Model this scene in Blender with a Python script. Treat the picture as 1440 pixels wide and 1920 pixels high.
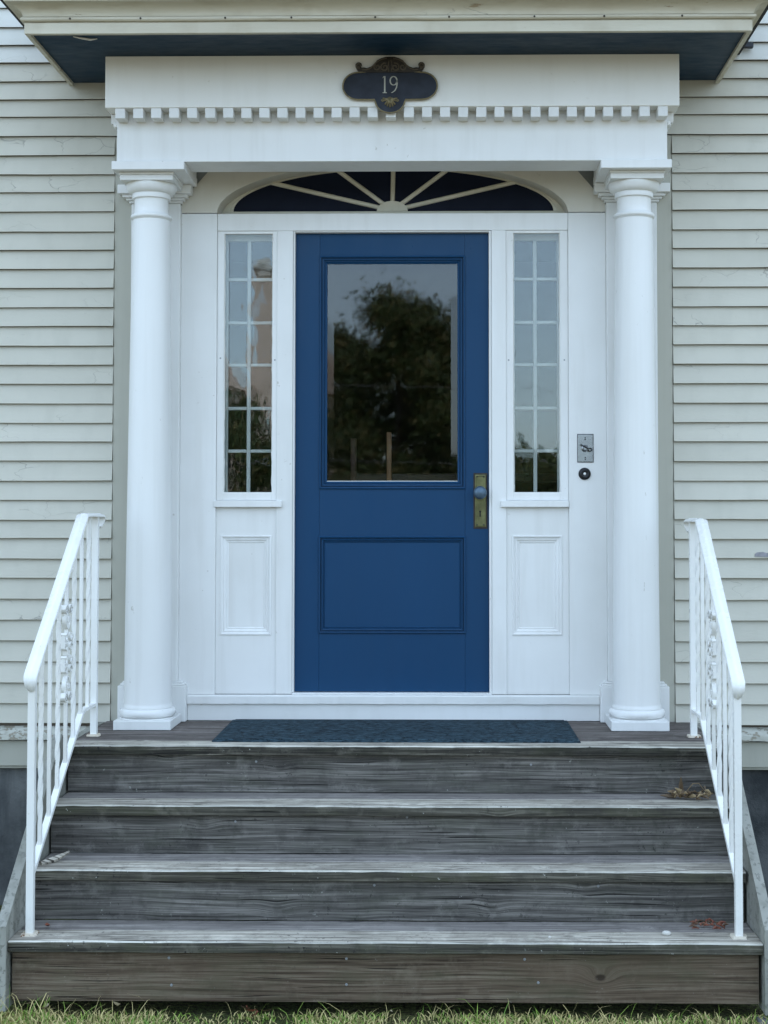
import bpy, bmesh, math, random
from mathutils import Vector, Matrix, noise as mnoise

random.seed(7)
R = math.radians
for o in list(bpy.data.objects):
    bpy.data.objects.remove(o)
S = bpy.context.scene
COL = S.collection

# ------------------------------------------------------------------ camera
cam_d = bpy.data.cameras.new('camera')
cam = bpy.data.objects.new('camera', cam_d)
COL.objects.link(cam)
cam.location = (0.2634, -6.9, 1.85)
cam.rotation_euler = (R(90 + 2.2), 0, R(0.8))
cam_d.sensor_fit = 'VERTICAL'
cam_d.sensor_height = 36.0
cam_d.lens = 50.625
cam_d.shift_x = -0.0418
cam_d.shift_y = -0.0488
cam_d.clip_start = 0.1
cam_d.clip_end = 3000
S.camera = cam

# ------------------------------------------------------------------ sky, sun, exposure
SUN_EL, SUN_ROT = R(50), R(18)
world = bpy.data.worlds.new('World')
S.world = world
world.use_nodes = True
wn, wl = world.node_tree.nodes, world.node_tree.links
sky = wn.new('ShaderNodeTexSky')
sky.sky_type = 'NISHITA'
sky.sun_disc = False
sky.sun_elevation = SUN_EL
sky.sun_rotation = SUN_ROT
sky.dust_density = 1.5
sky.air_density = 1.0
hs = wn.new('ShaderNodeHueSaturation')
hs.inputs['Saturation'].default_value = 1.15
bg = wn['Background']
bg.inputs['Strength'].default_value = 0.15
wl.new(sky.outputs[0], hs.inputs['Color'])
cool = wn.new('ShaderNodeMix')
cool.data_type = 'RGBA'
cool.blend_type = 'MULTIPLY'
cool.inputs[0].default_value = 1.0
cool.inputs[7].default_value = (0.98, 1.04, 1.04, 1)
wl.new(hs.outputs[0], cool.inputs[6])
veil = wn.new('ShaderNodeMix')          # even overcast veil over the clear sky
veil.data_type = 'RGBA'
veil.inputs[0].default_value = 0.6
veil.inputs[7].default_value = (4.6, 5.65, 6.8, 1)
wl.new(cool.outputs[2], veil.inputs[6])
wl.new(veil.outputs[2], bg.inputs['Color'])

sun_d = bpy.data.lights.new('sun', 'SUN')
sun_d.energy = 1.2
sun_d.angle = R(20)
sun_d.color = (1.0, 0.97, 0.93)
sun = bpy.data.objects.new('sun', sun_d)
COL.objects.link(sun)
sdir = Vector((math.sin(SUN_ROT) * math.cos(SUN_EL), math.cos(SUN_ROT) * math.cos(SUN_EL), math.sin(SUN_EL)))
sun.rotation_euler = sdir.to_track_quat('Z', 'Y').to_euler()
sun.location = (0, -8, 12)

S.view_settings.view_transform = 'Standard'
S.view_settings.look = 'None'
S.view_settings.gamma = 1.0
S.view_settings.use_curve_mapping = False
S.view_settings.exposure = 1.5


# ------------------------------------------------------------------ object helpers
def link(name, me, m=None, parent=None):
    o = bpy.data.objects.new(name, me)
    COL.objects.link(o)
    if m is not None and me is not None:
        for mm in (m if isinstance(m, (list, tuple)) else [m]):
            me.materials.append(mm)
    if parent is not None:
        o.parent = parent
    return o


def tag(o, label, cat, group=None, kind=None):
    if label: o['label'] = label
    if cat: o['category'] = cat
    if group: o['group'] = group
    if kind: o['kind'] = kind
    return o


def thing(name, label, cat, loc=(0, 0, 0), group=None):
    o = bpy.data.objects.new(name, None)
    o.empty_display_size = 0.1
    COL.objects.link(o)
    o.location = loc
    return tag(o, label, cat, group)


def obj(name, bm, m, parent=None, smooth=False, origin=None):
    """bmesh in world coordinates -> object whose origin sits at its own centre"""
    if origin is None:
        if len(bm.verts):
            mn = Vector((min(v.co.x for v in bm.verts), min(v.co.y for v in bm.verts), min(v.co.z for v in bm.verts)))
            mx = Vector((max(v.co.x for v in bm.verts), max(v.co.y for v in bm.verts), max(v.co.z for v in bm.verts)))
            origin = (mn + mx) / 2
        else:
            origin = Vector()
    origin = Vector(origin)
    bmesh.ops.translate(bm, vec=-origin, verts=bm.verts)
    bmesh.ops.recalc_face_normals(bm, faces=bm.faces)
    me = bpy.data.meshes.new(name)
    bm.to_mesh(me)
    bm.free()
    if smooth:
        me.polygons.foreach_set('use_smooth', [True] * len(me.polygons))
        if smooth is not True:
            me.set_sharp_from_angle(angle=R(smooth))
    o = link(name, me, m, parent)
    base = Vector()
    p = parent
    while p is not None:
        base += p.location
        p = p.parent
    o.location = origin - base
    return o


def box(bm, x0, x1, y0, y1, z0, z1, bev=0.0, mi=0):
    t = bmesh.new()
    vs = [t.verts.new((x, y, z)) for x in (x0, x1) for y in (y0, y1) for z in (z0, z1)]
    for f in ((0, 1, 3, 2), (4, 6, 7, 5), (0, 4, 5, 1), (2, 3, 7, 6), (0, 2, 6, 4), (1, 5, 7, 3)):
        t.faces.new([vs[i] for i in f])
    if bev > 0:
        bmesh.ops.bevel(t, geom=t.edges[:], offset=bev, segments=2, affect='EDGES', profile=0.5)
    bmesh.ops.recalc_face_normals(t, faces=t.faces)
    merge(bm, t, mi)


def merge(bm, t, mi=0):
    mp = {}
    for v in t.verts:
        mp[v] = bm.verts.new(v.co)
    for f in t.faces:
        try:
            nf = bm.faces.new([mp[v] for v in f.verts])
            nf.material_index = mi
        except ValueError:
            pass
    t.free()


def bbox(name, m, parent, *a, bev=0.002):
    bm = bmesh.new()
    box(bm, *a, bev=bev)
    return obj(name, bm, m, parent)


def ring_mould(bm, x0, x1, z0, z1, prof, mi=0):
    """mitred rectangular moulding facing -Y; prof = [(inset, y), ...]"""
    rows = []
    for ins, y in prof:
        rows.append([bm.verts.new(p) for p in ((x0 + ins, y, z0 + ins), (x1 - ins, y, z0 + ins), (x1 - ins, y, z1 - ins), (x0 + ins, y, z1 - ins))])
    for a, b in zip(rows, rows[1:]):
        for i in range(4):
            j = (i + 1) % 4
            f = bm.faces.new((a[i], a[j], b[j], b[i]))
            f.material_index = mi


def lathe(bm, cx, cy, prof, n=64, axis='Z', cz=0.0):
    rows = []
    for r, h in prof:
        row = []
        for i in range(n):
            a = 2 * math.pi * i / n
            if axis == 'Z':
                row.append(bm.verts.new((cx + r * math.cos(a), cy + r * math.sin(a), h)))
            else:
                row.append(bm.verts.new((cx + r * math.cos(a), h, cz + r * math.sin(a))))
        rows.append(row)
    for a, b in zip(rows, rows[1:]):
        for i in range(n):
            j = (i + 1) % n
            bm.faces.new((a[i], a[j], b[j], b[i]))
    if prof[0][0] > 1e-5: bm.faces.new(rows[0])
    if prof[-1][0] > 1e-5: bm.faces.new(rows[-1])


def extrude_poly(bm, pts, y0, y1, bev=0.0):
    """closed outline in XZ extruded between y0 (front) and y1"""
    a = [bm.verts.new((x, y0, z)) for x, z in pts]
    b = [bm.verts.new((x, y1, z)) for x, z in pts]
    n = len(pts)
    bm.faces.new(a)
    bm.faces.new(b[::-1])
    for i in range(n):
        j = (i + 1) % n
        bm.faces.new((a[i], b[i], b[j], a[j]))


def tube(bm, pts, r, n=8, taper=None, cap=True):
    rows = []
    N = len(pts)
    pts = [Vector(p) for p in pts]
    up = Vector((0.13, 0.21, 0.97))
    for i, p in enumerate(pts):
        d = (pts[min(i + 1, N - 1)] - pts[max(i - 1, 0)]).normalized()
        s = d.cross(up)
        if s.length < 0.05: s = d.cross(Vector((1, 0, 0)))
        s.normalize()
        u = s.cross(d)
        rr = r if taper is None else taper[i]
        rows.append([bm.verts.new(p + (s * math.cos(2 * math.pi * k / n) + u * math.sin(2 * math.pi * k / n)) * rr) for k in range(n)])
    for a, b in zip(rows, rows[1:]):
        for i in range(n):
            j = (i + 1) % n
            bm.faces.new((a[i], a[j], b[j], b[i]))
    if cap:
        bm.faces.new(rows[0][::-1])
        bm.faces.new(rows[-1])


# ------------------------------------------------------------------ material helpers
class NT:
    def __init__(self, name):
        self.m = bpy.data.materials.new(name)
        self.m.use_nodes = True
        self.t = self.m.node_tree
        self.n, self.l = self.t.nodes, self.t.links
        self.p = self.n['Principled BSDF']

    def node(self, kind, **kw):
        nd = self.n.new('ShaderNode' + kind)
        for k, v in kw.items():
            setattr(nd, k, v)
        return nd

    def put(self, nd, i, v):
        s = nd.inputs[i]
        if hasattr(v, 'is_output') or isinstance(v, bpy.types.NodeSocket):
            self.l.new(v, s)
        else:
            s.default_value = v

    def math(self, op, a, b=0.0, c=None, clamp=False):
        nd = self.node('Math', operation=op, use_clamp=clamp)
        self.put(nd, 0, a); self.put(nd, 1, b)
        if c is not None: self.put(nd, 2, c)
        return nd.outputs[0]

    def vmath(self, op, a, b):
        nd = self.node('VectorMath', operation=op)
        self.put(nd, 0, a); self.put(nd, 1, b)
        return nd.outputs[0]

    def mix(self, f, a, b, mode='MIX'):
        nd = self.node('Mix', data_type='RGBA', blend_type=mode)
        self.put(nd, 0, f)
        self.put(nd, 6, a if not isinstance(a, tuple) else (*a[:3], 1))
        self.put(nd, 7, b if not isinstance(b, tuple) else (*b[:3], 1))
        return nd.outputs[2]

    def coords(self, kind='Object', scale=(1, 1, 1), rnd=True):
        tc = self.node('TexCoord')
        v = tc.outputs[kind]
        if rnd:
            oi = self.node('ObjectInfo')
            r = self.math('MULTIPLY', oi.outputs['Random'], 37.0)
            v = self.vmath('ADD', v, self.comb(r, r, r))
        nd = self.node('VectorMath', operation='MULTIPLY')
        self.put(nd, 0, v); nd.inputs[1].default_value = scale
        return nd.outputs[0]

    def comb(self, x, y, z):
        nd = self.node('CombineXYZ')
        self.put(nd, 0, x); self.put(nd, 1, y); self.put(nd, 2, z)
        return nd.outputs[0]

    def noise(self, v, scale=5.0, detail=3.0, rough=0.55, dist=0.0):
        nd = self.node('TexNoise')
        self.put(nd, 'Vector', v)
        nd.inputs['Scale'].default_value = scale
        nd.inputs['Detail'].default_value = detail
        nd.inputs['Roughness'].default_value = rough
        nd.inputs['Distortion'].default_value = dist
        return nd.outputs['Fac']

    def voro(self, v, scale=5.0, feature='F1', rnd=1.0):
        nd = self.node('TexVoronoi', feature=feature)
        self.put(nd, 'Vector', v)
        nd.inputs['Scale'].default_value = scale
        nd.inputs['Randomness'].default_value = rnd
        return nd.outputs['Distance']

    def rng(self, v, a, b, c=0.0, d=1.0):
        nd = self.node('MapRange')
        self.put(nd, 0, v)
        for i, x in enumerate((a, b, c, d)): nd.inputs[i + 1].default_value = x
        return nd.outputs[0]

    def bump(self, h, strength=0.3, dist=0.002):
        nd = self.node('Bump')
        self.put(nd, 'Height', h)
        nd.inputs['Strength'].default_value = strength
        nd.inputs['Distance'].default_value = dist
        self.l.new(nd.outputs[0], self.p.inputs['Normal'])
        return nd.outputs[0]

    def base(self, c):
        if isinstance(c, tuple): self.p.inputs['Base Color'].default_value = (*c[:3], 1)
        else: self.l.new(c, self.p.inputs['Base Color'])

    def rough(self, v): self.put(self.p, 'Roughness', v)


def paint(name, col, rough=0.5, dirt=0.12, dirtcol=(0.35, 0.32, 0.26), chips=0.0, chipcol=(0.2, 0.17, 0.14),
          crack=0.0, stretch=(1, 1, 1), bump=0.25, chipscale=9.0, spec=0.4):
    t = NT(name)
    t.p.inputs['Specular IOR Level'].default_value = spec
    v = t.coords('Object', stretch)
    big = t.noise(v, 2.3, 4)
    c = t.mix(t.rng(big, 0.35, 0.75, 0, dirt), col, dirtcol)
    tone = t.noise(v, 0.9, 2)
    c = t.mix(t.rng(tone, 0.3, 0.7, 0.0, 1.0), c, t.mix(1.0, c, (0.93, 0.93, 0.92), 'MULTIPLY'))
    nk = t.math('MULTIPLY', t.rng(t.noise(v, 38, 3, 0.6), 0.70, 0.73), t.rng(t.noise(v, 3.7, 2), 0.5, 0.6, 0, 0.5))
    c = t.mix(nk, c, dirtcol)
    sv = t.vmath('MULTIPLY', v, (9, 9, 0.8))
    c = t.mix(t.rng(t.noise(sv, 2.0, 3), 0.5, 0.75, 0, dirt * 0.8), c, dirtcol)
    h = t.math('MULTIPLY', t.noise(v, 60, 3), 0.5)
    h = t.math('ADD', h, t.math('MULTIPLY', t.noise(v, 9, 2), 0.8))
    if crack > 0:
        vc = t.vmath('ADD', v, t.comb(t.math('MULTIPLY', t.noise(v, 14, 2), 0.09), 0.0, t.math('MULTIPLY', t.noise(v, 17, 2), 0.08)))
        e = t.voro(t.vmath('MULTIPLY', vc, (1.6, 1, 0.75)), 7.0, 'DISTANCE_TO_EDGE')
        msk = t.rng(t.noise(v, 3.1, 2), 0.575, 0.66)
        cr = t.math('MULTIPLY', t.rng(e, 0.003, 0.011, 1, 0), msk)
        c = t.mix(t.math('MULTIPLY', cr, crack), c, (0.27, 0.26, 0.23))
        h = t.math('SUBTRACT', h, t.math('MULTIPLY', cr, 1.0))
    if chips > 0:
        ch = t.rng(t.noise(v, chipscale, 6, 0.65), 0.80 - chips * 0.22, 0.815 - chips * 0.22)
        wood = t.mix(t.noise(v, 70, 3), chipcol, tuple(min(1, x * 1.9) for x in chipcol))
        c = t.mix(ch, c, wood)
        h = t.math('SUBTRACT', h, t.math('MULTIPLY', ch, 1.2))
    t.base(c)
    t.rough(t.math('ADD', t.rng(t.noise(v, 21, 3), 0.3, 0.7, rough - 0.08, rough + 0.08), t.rng(t.noise(v, 2.0, 3), 0.35, 0.65, -0.08, 0.1)))
    t.bump(h, bump, 0.0022)
    return t.m


def wood(name, dark, mid, light, moss=0.0, mosscol=(0.07, 0.085, 0.05), stain=0.3, knots=1.0, speck=0.0, contrast=1.0,
         tint=None, check=0.29):
    """weathered plank, grain running along X"""
    t = NT(name)
    v = t.coords('Object', (1, 1, 1))
    sep = t.node('SeparateXYZ'); t.l.new(v, sep.inputs[0])
    x, y, z = sep.outputs
    yz = t.math('ADD', y, z)
    # slow wander of the grain
    wv = t.comb(t.math('MULTIPLY', x, 1.4), 0.0, t.math('MULTIPLY', yz, 5.0))
    wander = t.math('MULTIPLY', t.math('SUBTRACT', t.noise(wv, 1.0, 2), 0.5), 0.032)
    # knots push the grain aside
    kv = t.comb(t.math('MULTIPLY', x, 2.3), t.math('MULTIPLY', yz, 3.6), 0.0)
    kvn = t.node('TexVoronoi', feature='F1', voronoi_dimensions='2D')
    t.put(kvn, 'Vector', kv)
    kvn.inputs['Scale'].default_value = 1.0
    ksep = t.node('SeparateColor'); t.l.new(kvn.outputs['Color'], ksep.inputs[0])
    kd = t.math('ADD', kvn.outputs['Distance'], t.math('MULTIPLY', t.math('LESS_THAN', ksep.outputs[0], 0.66), 2.0))
    kn = t.math('MULTIPLY', t.math('EXPONENT', t.math('MULTIPLY', t.math('MULTIPLY', kd, kd), -60.0)), 0.035 * knots)
    g = t.math('ADD', t.math('ADD', yz, wander), kn)
    gv = t.comb(t.math('MULTIPLY', x, 1.0), 0.0, t.math('MULTIPLY', g, 58.0))
    rings = t.noise(gv, 1.0, 2, 0.5)
    mv = t.comb(t.math('MULTIPLY', x, 2.4), 0.0, t.math('MULTIPLY', g, 150.0))
    medium = t.noise(mv, 1.0, 2, 0.6)
    fv = t.comb(t.math('MULTIPLY', x, 6.0), 0.0, t.math('MULTIPLY', g, 330.0))
    fine = t.noise(fv, 1.0, 3, 0.6)
    mixg = t.math('ADD', t.math('MULTIPLY', rings, 0.38), t.math('ADD', t.math('MULTIPLY', medium, 0.37), t.math('MULTIPLY', fine, 0.25)))
    w = 0.14 / contrast
    cr = t.node('ValToRGB')
    t.l.new(t.rng(mixg, 0.5 - w, 0.5 + w), cr.inputs[0])
    e = cr.color_ramp.elements
    e[0].position = 0.08; e[0].color = (*dark, 1)
    e[1].position = 0.95; e[1].color = (*light, 1)
    m_ = e.new(0.5); m_.color = (*mid, 1)
    c = cr.outputs[0]
    bigv = t.comb(t.math('MULTIPLY', x, 1.3), t.math('MULTIPLY', y, 4.0), t.math('MULTIPLY', z, 4.0))
    st = t.noise(bigv, 1.6, 5, 0.6)
    c = t.mix(t.rng(st, 0.42, 0.72, 0, stain), c, dark)
    bl = t.noise(v, 13, 5, 0.7)
    c = t.mix(t.rng(bl, 0.5, 0.68, 0, stain * 0.9), c, dark)
    c = t.mix(t.rng(t.noise(v, 9, 5, 0.7), 0.56, 0.72, 0, 0.45), c, light)
    if tint is not None:
        c = t.mix(t.rng(t.noise(bigv, 1.1, 3), 0.45, 0.7, 0, 0.6), c, tint)
    if moss > 0:
        mo = t.rng(t.noise(bigv, 3.3, 6, 0.7), 0.47, 0.66, 0, moss)
        c = t.mix(mo, c, mosscol)
    kcore = t.rng(kd, 0.03, 0.055, 0.8 * min(1, knots), 0)
    c = t.mix(kcore, c, tuple(q * 0.45 for q in dark))
    crk = t.rng(t.noise(t.comb(t.math('MULTIPLY', x, 2.2), 0.0, t.math('MULTIPLY', g, 95.0)), 1.0, 1), check, check + 0.035, 0.88, 0)
    c = t.mix(crk, c, tuple(q * 0.35 for q in dark))
    h = t.math('SUBTRACT', mixg, t.math('MULTIPLY', crk, 0.8))
    if speck > 0:
        sp = t.rng(t.noise(v, 55, 4, 0.7), 0.66, 0.70, 0, speck)
        sp = t.math('MULTIPLY', sp, t.rng(t.noise(v, 6, 2), 0.45, 0.6))
        c = t.mix(sp, c, (0.42, 0.42, 0.38))
        dk = t.rng(t.noise(v, 48, 4, 0.7), 0.60, 0.64, 0, speck)
        dk = t.math('MULTIPLY', dk, t.rng(t.noise(v, 4.3, 2), 0.48, 0.62))
        c = t.mix(dk, c, (0.018, 0.018, 0.016))
    t.base(c)
    t.p.inputs['Specular IOR Level'].default_value = 0.2
    t.rough(0.82)
    t.bump(h, 0.75, 0.004)
    return t.m


def plain(name, col, rough=0.5, metal=0.0, var=0.15, scale=20, bump=0.1, spec=0.4):
    t = NT(name)
    t.p.inputs['Specular IOR Level'].default_value = spec
    v = t.coords('Object')
    n = t.noise(v, scale, 4)
    t.base(t.mix(t.rng(n, 0.3, 0.75, 0, 1), col, tuple(c * (1 - var) for c in col)))
    t.rough(t.rng(n, 0.3, 0.7, max(0.02, rough - 0.06), min(1, rough + 0.06)))
    t.p.inputs['Metallic'].default_value = metal
    t.bump(n, bump, 0.001)
    return t.m


def glass(name, wav=0.0, tint=(0.93, 0.95, 0.95), scale=6.0, gl=1.0, soft=0.0):
    t = NT(name)
    t.n.remove(t.p)
    out = t.n['Material Output']
    fr = t.node('Fresnel'); fr.inputs['IOR'].default_value = 1.52
    tr = t.node('BsdfTransparent'); tr.inputs[0].default_value = (*tint, 1)
    gs = t.node('BsdfGlossy'); gs.inputs['Roughness'].default_value = soft
    gs.inputs[0].default_value = (gl, gl, gl, 1)
    mx = t.node('MixShader')
    t.l.new(fr.outputs[0], mx.inputs[0]); t.l.new(tr.outputs[0], mx.inputs[1]); t.l.new(gs.outputs[0], mx.inputs[2])
    t.l.new(mx.outputs[0], out.inputs[0])
    if wav > 0:
        v = t.coords('Object', (1, 1, 0.55))
        b = t.node('Bump'); b.inputs['Strength'].default_value = wav; b.inputs['Distance'].default_value = 0.01
        t.l.new(t.noise(v, scale, 2), b.inputs['Height'])
        t.l.new(b.outputs[0], gs.inputs['Normal'])
    return t.m


M = {}
M['white'] = paint('white_paint', (0.80, 0.80, 0.79), 0.45, 0.14, chips=0.10, chipcol=(0.42, 0.40, 0.36), bump=0.2)
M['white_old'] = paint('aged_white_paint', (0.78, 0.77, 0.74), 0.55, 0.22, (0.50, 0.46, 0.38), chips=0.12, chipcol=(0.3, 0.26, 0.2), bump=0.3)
M['white_frieze'] = paint('frieze_white_paint', (0.83, 0.815, 0.775), 0.55, 0.12, (0.5, 0.46, 0.38), chips=0.05, chipcol=(0.4, 0.36, 0.3), stretch=(0.8, 1, 1.2), bump=0.35)
M['cream_shaded'] = paint('shaded_white_paint', (0.68, 0.65, 0.58), 0.6, 0.3, (0.46, 0.42, 0.34), bump=0.35)  # duller white, shade of the recess under the beam put into the colour
M['white_col'] = paint('column_white_paint', (0.81, 0.81, 0.80), 0.42, 0.13, chips=0.10, chipcol=(0.45, 0.43, 0.39), stretch=(1, 1, 0.4), bump=0.35)
M['white_base'] = paint('worn_white_paint', (0.78, 0.78, 0.77), 0.55, 0.15, chips=0.22, chipcol=(0.32, 0.29, 0.25), stretch=(0.6, 1, 2.0), bump=0.5)
M['clap'] = paint('clapboard_paint', (0.565, 0.545, 0.47), 0.6, 0.3, (0.38, 0.37, 0.31), chips=0.16, chipcol=(0.26, 0.245, 0.22), crack=0.7, stretch=(0.55, 1, 1.6), bump=0.55, chipscale=11)
M['clap_white'] = paint('whitened_clapboard_paint', (0.66, 0.66, 0.62), 0.6, 0.25, (0.45, 0.44, 0.4), chips=0.35, chipcol=(0.3, 0.29, 0.27), crack=0.6, stretch=(0.55, 1, 1.6), bump=0.55, chipscale=13)
M['butt'] = plain('board_edge_shade', (0.055, 0.05, 0.045), 0.9, 0, 0.4, 30)  # dark underside colour paints in the shadow line below each clapboard
M['casing'] = paint('casing_paint', (0.455, 0.445, 0.38), 0.6, 0.3, (0.33, 0.32, 0.27), stretch=(1.4, 1, 0.5), bump=0.4)
M['trim'] = paint('roof_trim_paint', (0.60, 0.565, 0.465), 0.6, 0.6, (0.36, 0.31, 0.22), chips=0.62, chipcol=(0.24, 0.19, 0.13), crack=0.8, stretch=(0.35, 1.5, 2.2), bump=0.8, chipscale=13)
M['drip'] = paint('peeling_ledge_paint', (0.52, 0.52, 0.46), 0.7, 0.6, (0.3, 0.28, 0.22), chips=1.2, chipcol=(0.20, 0.18, 0.14), stretch=(0.9, 1.2, 1.6), bump=0.8, chipscale=30)
M['cheek'] = paint('lichened_board_paint', (0.35, 0.345, 0.31), 0.75, 0.9, (0.16, 0.16, 0.13), chips=1.1, chipcol=(0.15, 0.15, 0.13), bump=0.8, chipscale=38)
M['navy'] = paint('navy_soffit_paint', (0.010, 0.034, 0.064), 0.5, 0.3, (0.014, 0.028, 0.042), chips=0.10, chipcol=(0.4, 0.38, 0.33), stretch=(0.5, 1.4, 1), bump=0.4, spec=0.15)
M['fan'] = plain('navy_fan_paint', (0.007, 0.011, 0.026), 0.5, 0, 0.2, 8, 0.2, 0.12)
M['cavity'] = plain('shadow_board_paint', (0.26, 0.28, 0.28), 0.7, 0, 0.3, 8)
M['fanframe'] = paint('fan_frame_paint', (0.70, 0.67, 0.57), 0.55, 0.35, (0.45, 0.42, 0.3), bump=0.3)
M['blue'] = paint('door_blue_paint', (0.0062, 0.048, 0.122), 0.42, 0.25, (0.0075, 0.040, 0.098), stretch=(1.2, 1, 0.35), bump=0.22, spec=0.2)
M['rail'] = paint('rail_white_enamel', (0.83, 0.83, 0.81), 0.32, 0.2, (0.55, 0.48, 0.36), bump=0.2)
M['railbase'] = paint('rust_spotted_enamel', (0.75, 0.72, 0.64), 0.5, 0.6, (0.45, 0.3, 0.16), chips=1.0, chipcol=(0.12, 0.06, 0.03), bump=0.7, chipscale=30)
M['tread'] = wood('weathered_tread_wood', (0.115, 0.10, 0.084), (0.42, 0.385, 0.325), (0.72, 0.67, 0.575), 0.10, (0.2, 0.21, 0.15), 0.55, 0.6, 0.7, 1.15, None, 0.325)
M['arris'] = wood('worn_edge_wood', (0.16, 0.15, 0.13), (0.55, 0.53, 0.47), (0.78, 0.76, 0.68), 0.1, (0.2, 0.21, 0.15), 0.5, 0.0, 0.8, 0.8)
M['tread_back'] = wood('dark_tread_wood', (0.10, 0.090, 0.086), (0.225, 0.205, 0.19), (0.40, 0.375, 0.345), 0.15, (0.10, 0.11, 0.08), 0.5, 0.5, 0.4)  # back tread boards are a darker grey wood
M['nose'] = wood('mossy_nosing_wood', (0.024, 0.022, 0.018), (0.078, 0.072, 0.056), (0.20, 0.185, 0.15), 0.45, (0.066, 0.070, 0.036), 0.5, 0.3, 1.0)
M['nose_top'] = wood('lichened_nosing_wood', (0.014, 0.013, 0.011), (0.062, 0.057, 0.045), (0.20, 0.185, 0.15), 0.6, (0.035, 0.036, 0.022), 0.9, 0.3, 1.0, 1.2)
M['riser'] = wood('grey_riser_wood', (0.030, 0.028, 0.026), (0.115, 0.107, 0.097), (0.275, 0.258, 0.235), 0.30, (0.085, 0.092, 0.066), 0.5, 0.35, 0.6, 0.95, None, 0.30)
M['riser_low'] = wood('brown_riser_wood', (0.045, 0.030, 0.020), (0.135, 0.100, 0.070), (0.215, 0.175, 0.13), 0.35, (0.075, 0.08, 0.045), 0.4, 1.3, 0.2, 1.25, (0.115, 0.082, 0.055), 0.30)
M['land'] = wood('brown_landing_wood', (0.045, 0.037, 0.034), (0.135, 0.115, 0.105), (0.27, 0.24, 0.225), 0.25, (0.1, 0.1, 0.08), 0.5, 0.6, 0.5)
M['brass'] = plain('tarnished_brass', (0.185, 0.185, 0.085), 0.5, 0.7, 0.5, 22, 0.5)
M['bronze'] = plain('dark_bronze', (0.055, 0.045, 0.035), 0.5, 0.5, 0.4, 40, 0.3)
M['gold'] = plain('aged_gold_paint', (0.27, 0.22, 0.12), 0.45, 0.45, 0.4, 60, 0.3)
M['plaque'] = plain('plaque_navy_enamel', (0.013, 0.018, 0.032), 0.55, 0.0, 0.5, 18, 0.4)
M['silver'] = plain('pale_numeral_paint', (0.42, 0.40, 0.33), 0.5, 0.3, 0.2, 50)
M['knob'] = plain('dull_steel_knob', (0.10, 0.155, 0.215), 0.45, 0.6, 0.2, 30)
M['steel'] = plain('mirror_steel', (0.30, 0.31, 0.32), 0.28, 1.0, 0.2, 12)
M['darkmetal'] = plain('dark_metal', (0.035, 0.036, 0.04), 0.4, 0.7, 0.3, 30)
M['black'] = plain('black_void', (0.004, 0.004, 0.004), 0.8)
M['button'] = plain('pearl_button', (0.85, 0.85, 0.82), 0.25)
M['glass'] = glass('plate_glass', 0.025, scale=5.0, soft=0.022)
M['oldglass'] = glass('wavy_old_glass', 0.10, (0.9, 0.93, 0.93), 7.0)


def mat_mat():
    t = NT('doormat_fibre')
    v = t.coords('Object', rnd=False)
    n = t.rng(t.noise(t.vmath('MULTIPLY', v, (0.45, 1, 1)), 75, 4, 0.75), 0.38, 0.64)
    sw = t.voro(t.vmath('ADD', v, t.comb(t.math('MULTIPLY', t.noise(v, 5, 2), 0.18), t.math('MULTIPLY', t.noise(v, 6, 2), 0.18), 0.0)), 5.0, 'DISTANCE_TO_EDGE')
    line = t.rng(sw, 0.01, 0.03, 1, 0)
    c = t.mix(n, (0.005, 0.014, 0.021), (0.062, 0.112, 0.145))
    c = t.mix(t.math('MULTIPLY', line, 0.5), c, (0.012, 0.02, 0.028))
    c = t.mix(t.rng(t.noise(v, 340, 1), 0.66, 0.72, 0, 0.5), c, (0.2, 0.24, 0.26))
    t.base(c); t.rough(0.95); t.p.inputs['Specular IOR Level'].default_value = 0.15
    t.bump(t.math('SUBTRACT', n, line), 1.0, 0.006)
    return t.m


def concrete():
    t = NT('foundation_concrete')
    v = t.coords('Object', (1, 1, 1), False)
    a = t.noise(v, 3, 6, 0.65)
    c = t.mix(t.rng(a, 0.3, 0.7), (0.030, 0.034, 0.037), (0.15, 0.155, 0.155))
    c = t.mix(t.rng(t.noise(t.vmath('MULTIPLY', v, (5, 1, 0.7)), 2, 4), 0.52, 0.7, 0, 0.75), c, (0.018, 0.024, 0.028))
    t.base(c); t.rough(0.9)
    t.bump(t.noise(v, 60, 5, 0.7), 0.8, 0.006)
    return t.m


def ground_mat():
    t = NT('lawn_soil')
    v = t.coords('Object', rnd=False)
    a = t.noise(v, 1.2, 5)
    c = t.mix(t.rng(a, 0.35, 0.65), (0.055, 0.075, 0.022), (0.12, 0.12, 0.045))
    c = t.mix(t.rng(t.noise(v, 55, 4), 0.45, 0.62), c, (0.035, 0.028, 0.018))
    t.base(c); t.rough(0.95); t.p.inputs['Specular IOR Level'].default_value = 0.15
    t.bump(t.noise(v, 80, 4), 1.0, 0.02)
    return t.m


def blade_mat(name, a, b, straw, amount):
    t = NT(name)
    tc = t.node('NewGeometry')
    v = tc.outputs['Position']
    isl = tc.outputs['Random Per Island']
    c = t.mix(isl, a, b)
    c = t.mix(t.rng(t.math('ADD', t.math('MULTIPLY', t.math('FRACT', t.math('MULTIPLY', isl, 17.3)), 0.8), t.math('MULTIPLY', t.noise(v, 4, 3), 0.6)), 0.92 - amount, 0.97 - amount), c, straw)
    t.base(c); t.rough(0.6)
    try:
        t.p.inputs['Transmission Weight'].default_value = 0.0
        t.p.inputs['Subsurface Weight'].default_value = 0.0
    except Exception:
        pass
    return t.m


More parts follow.
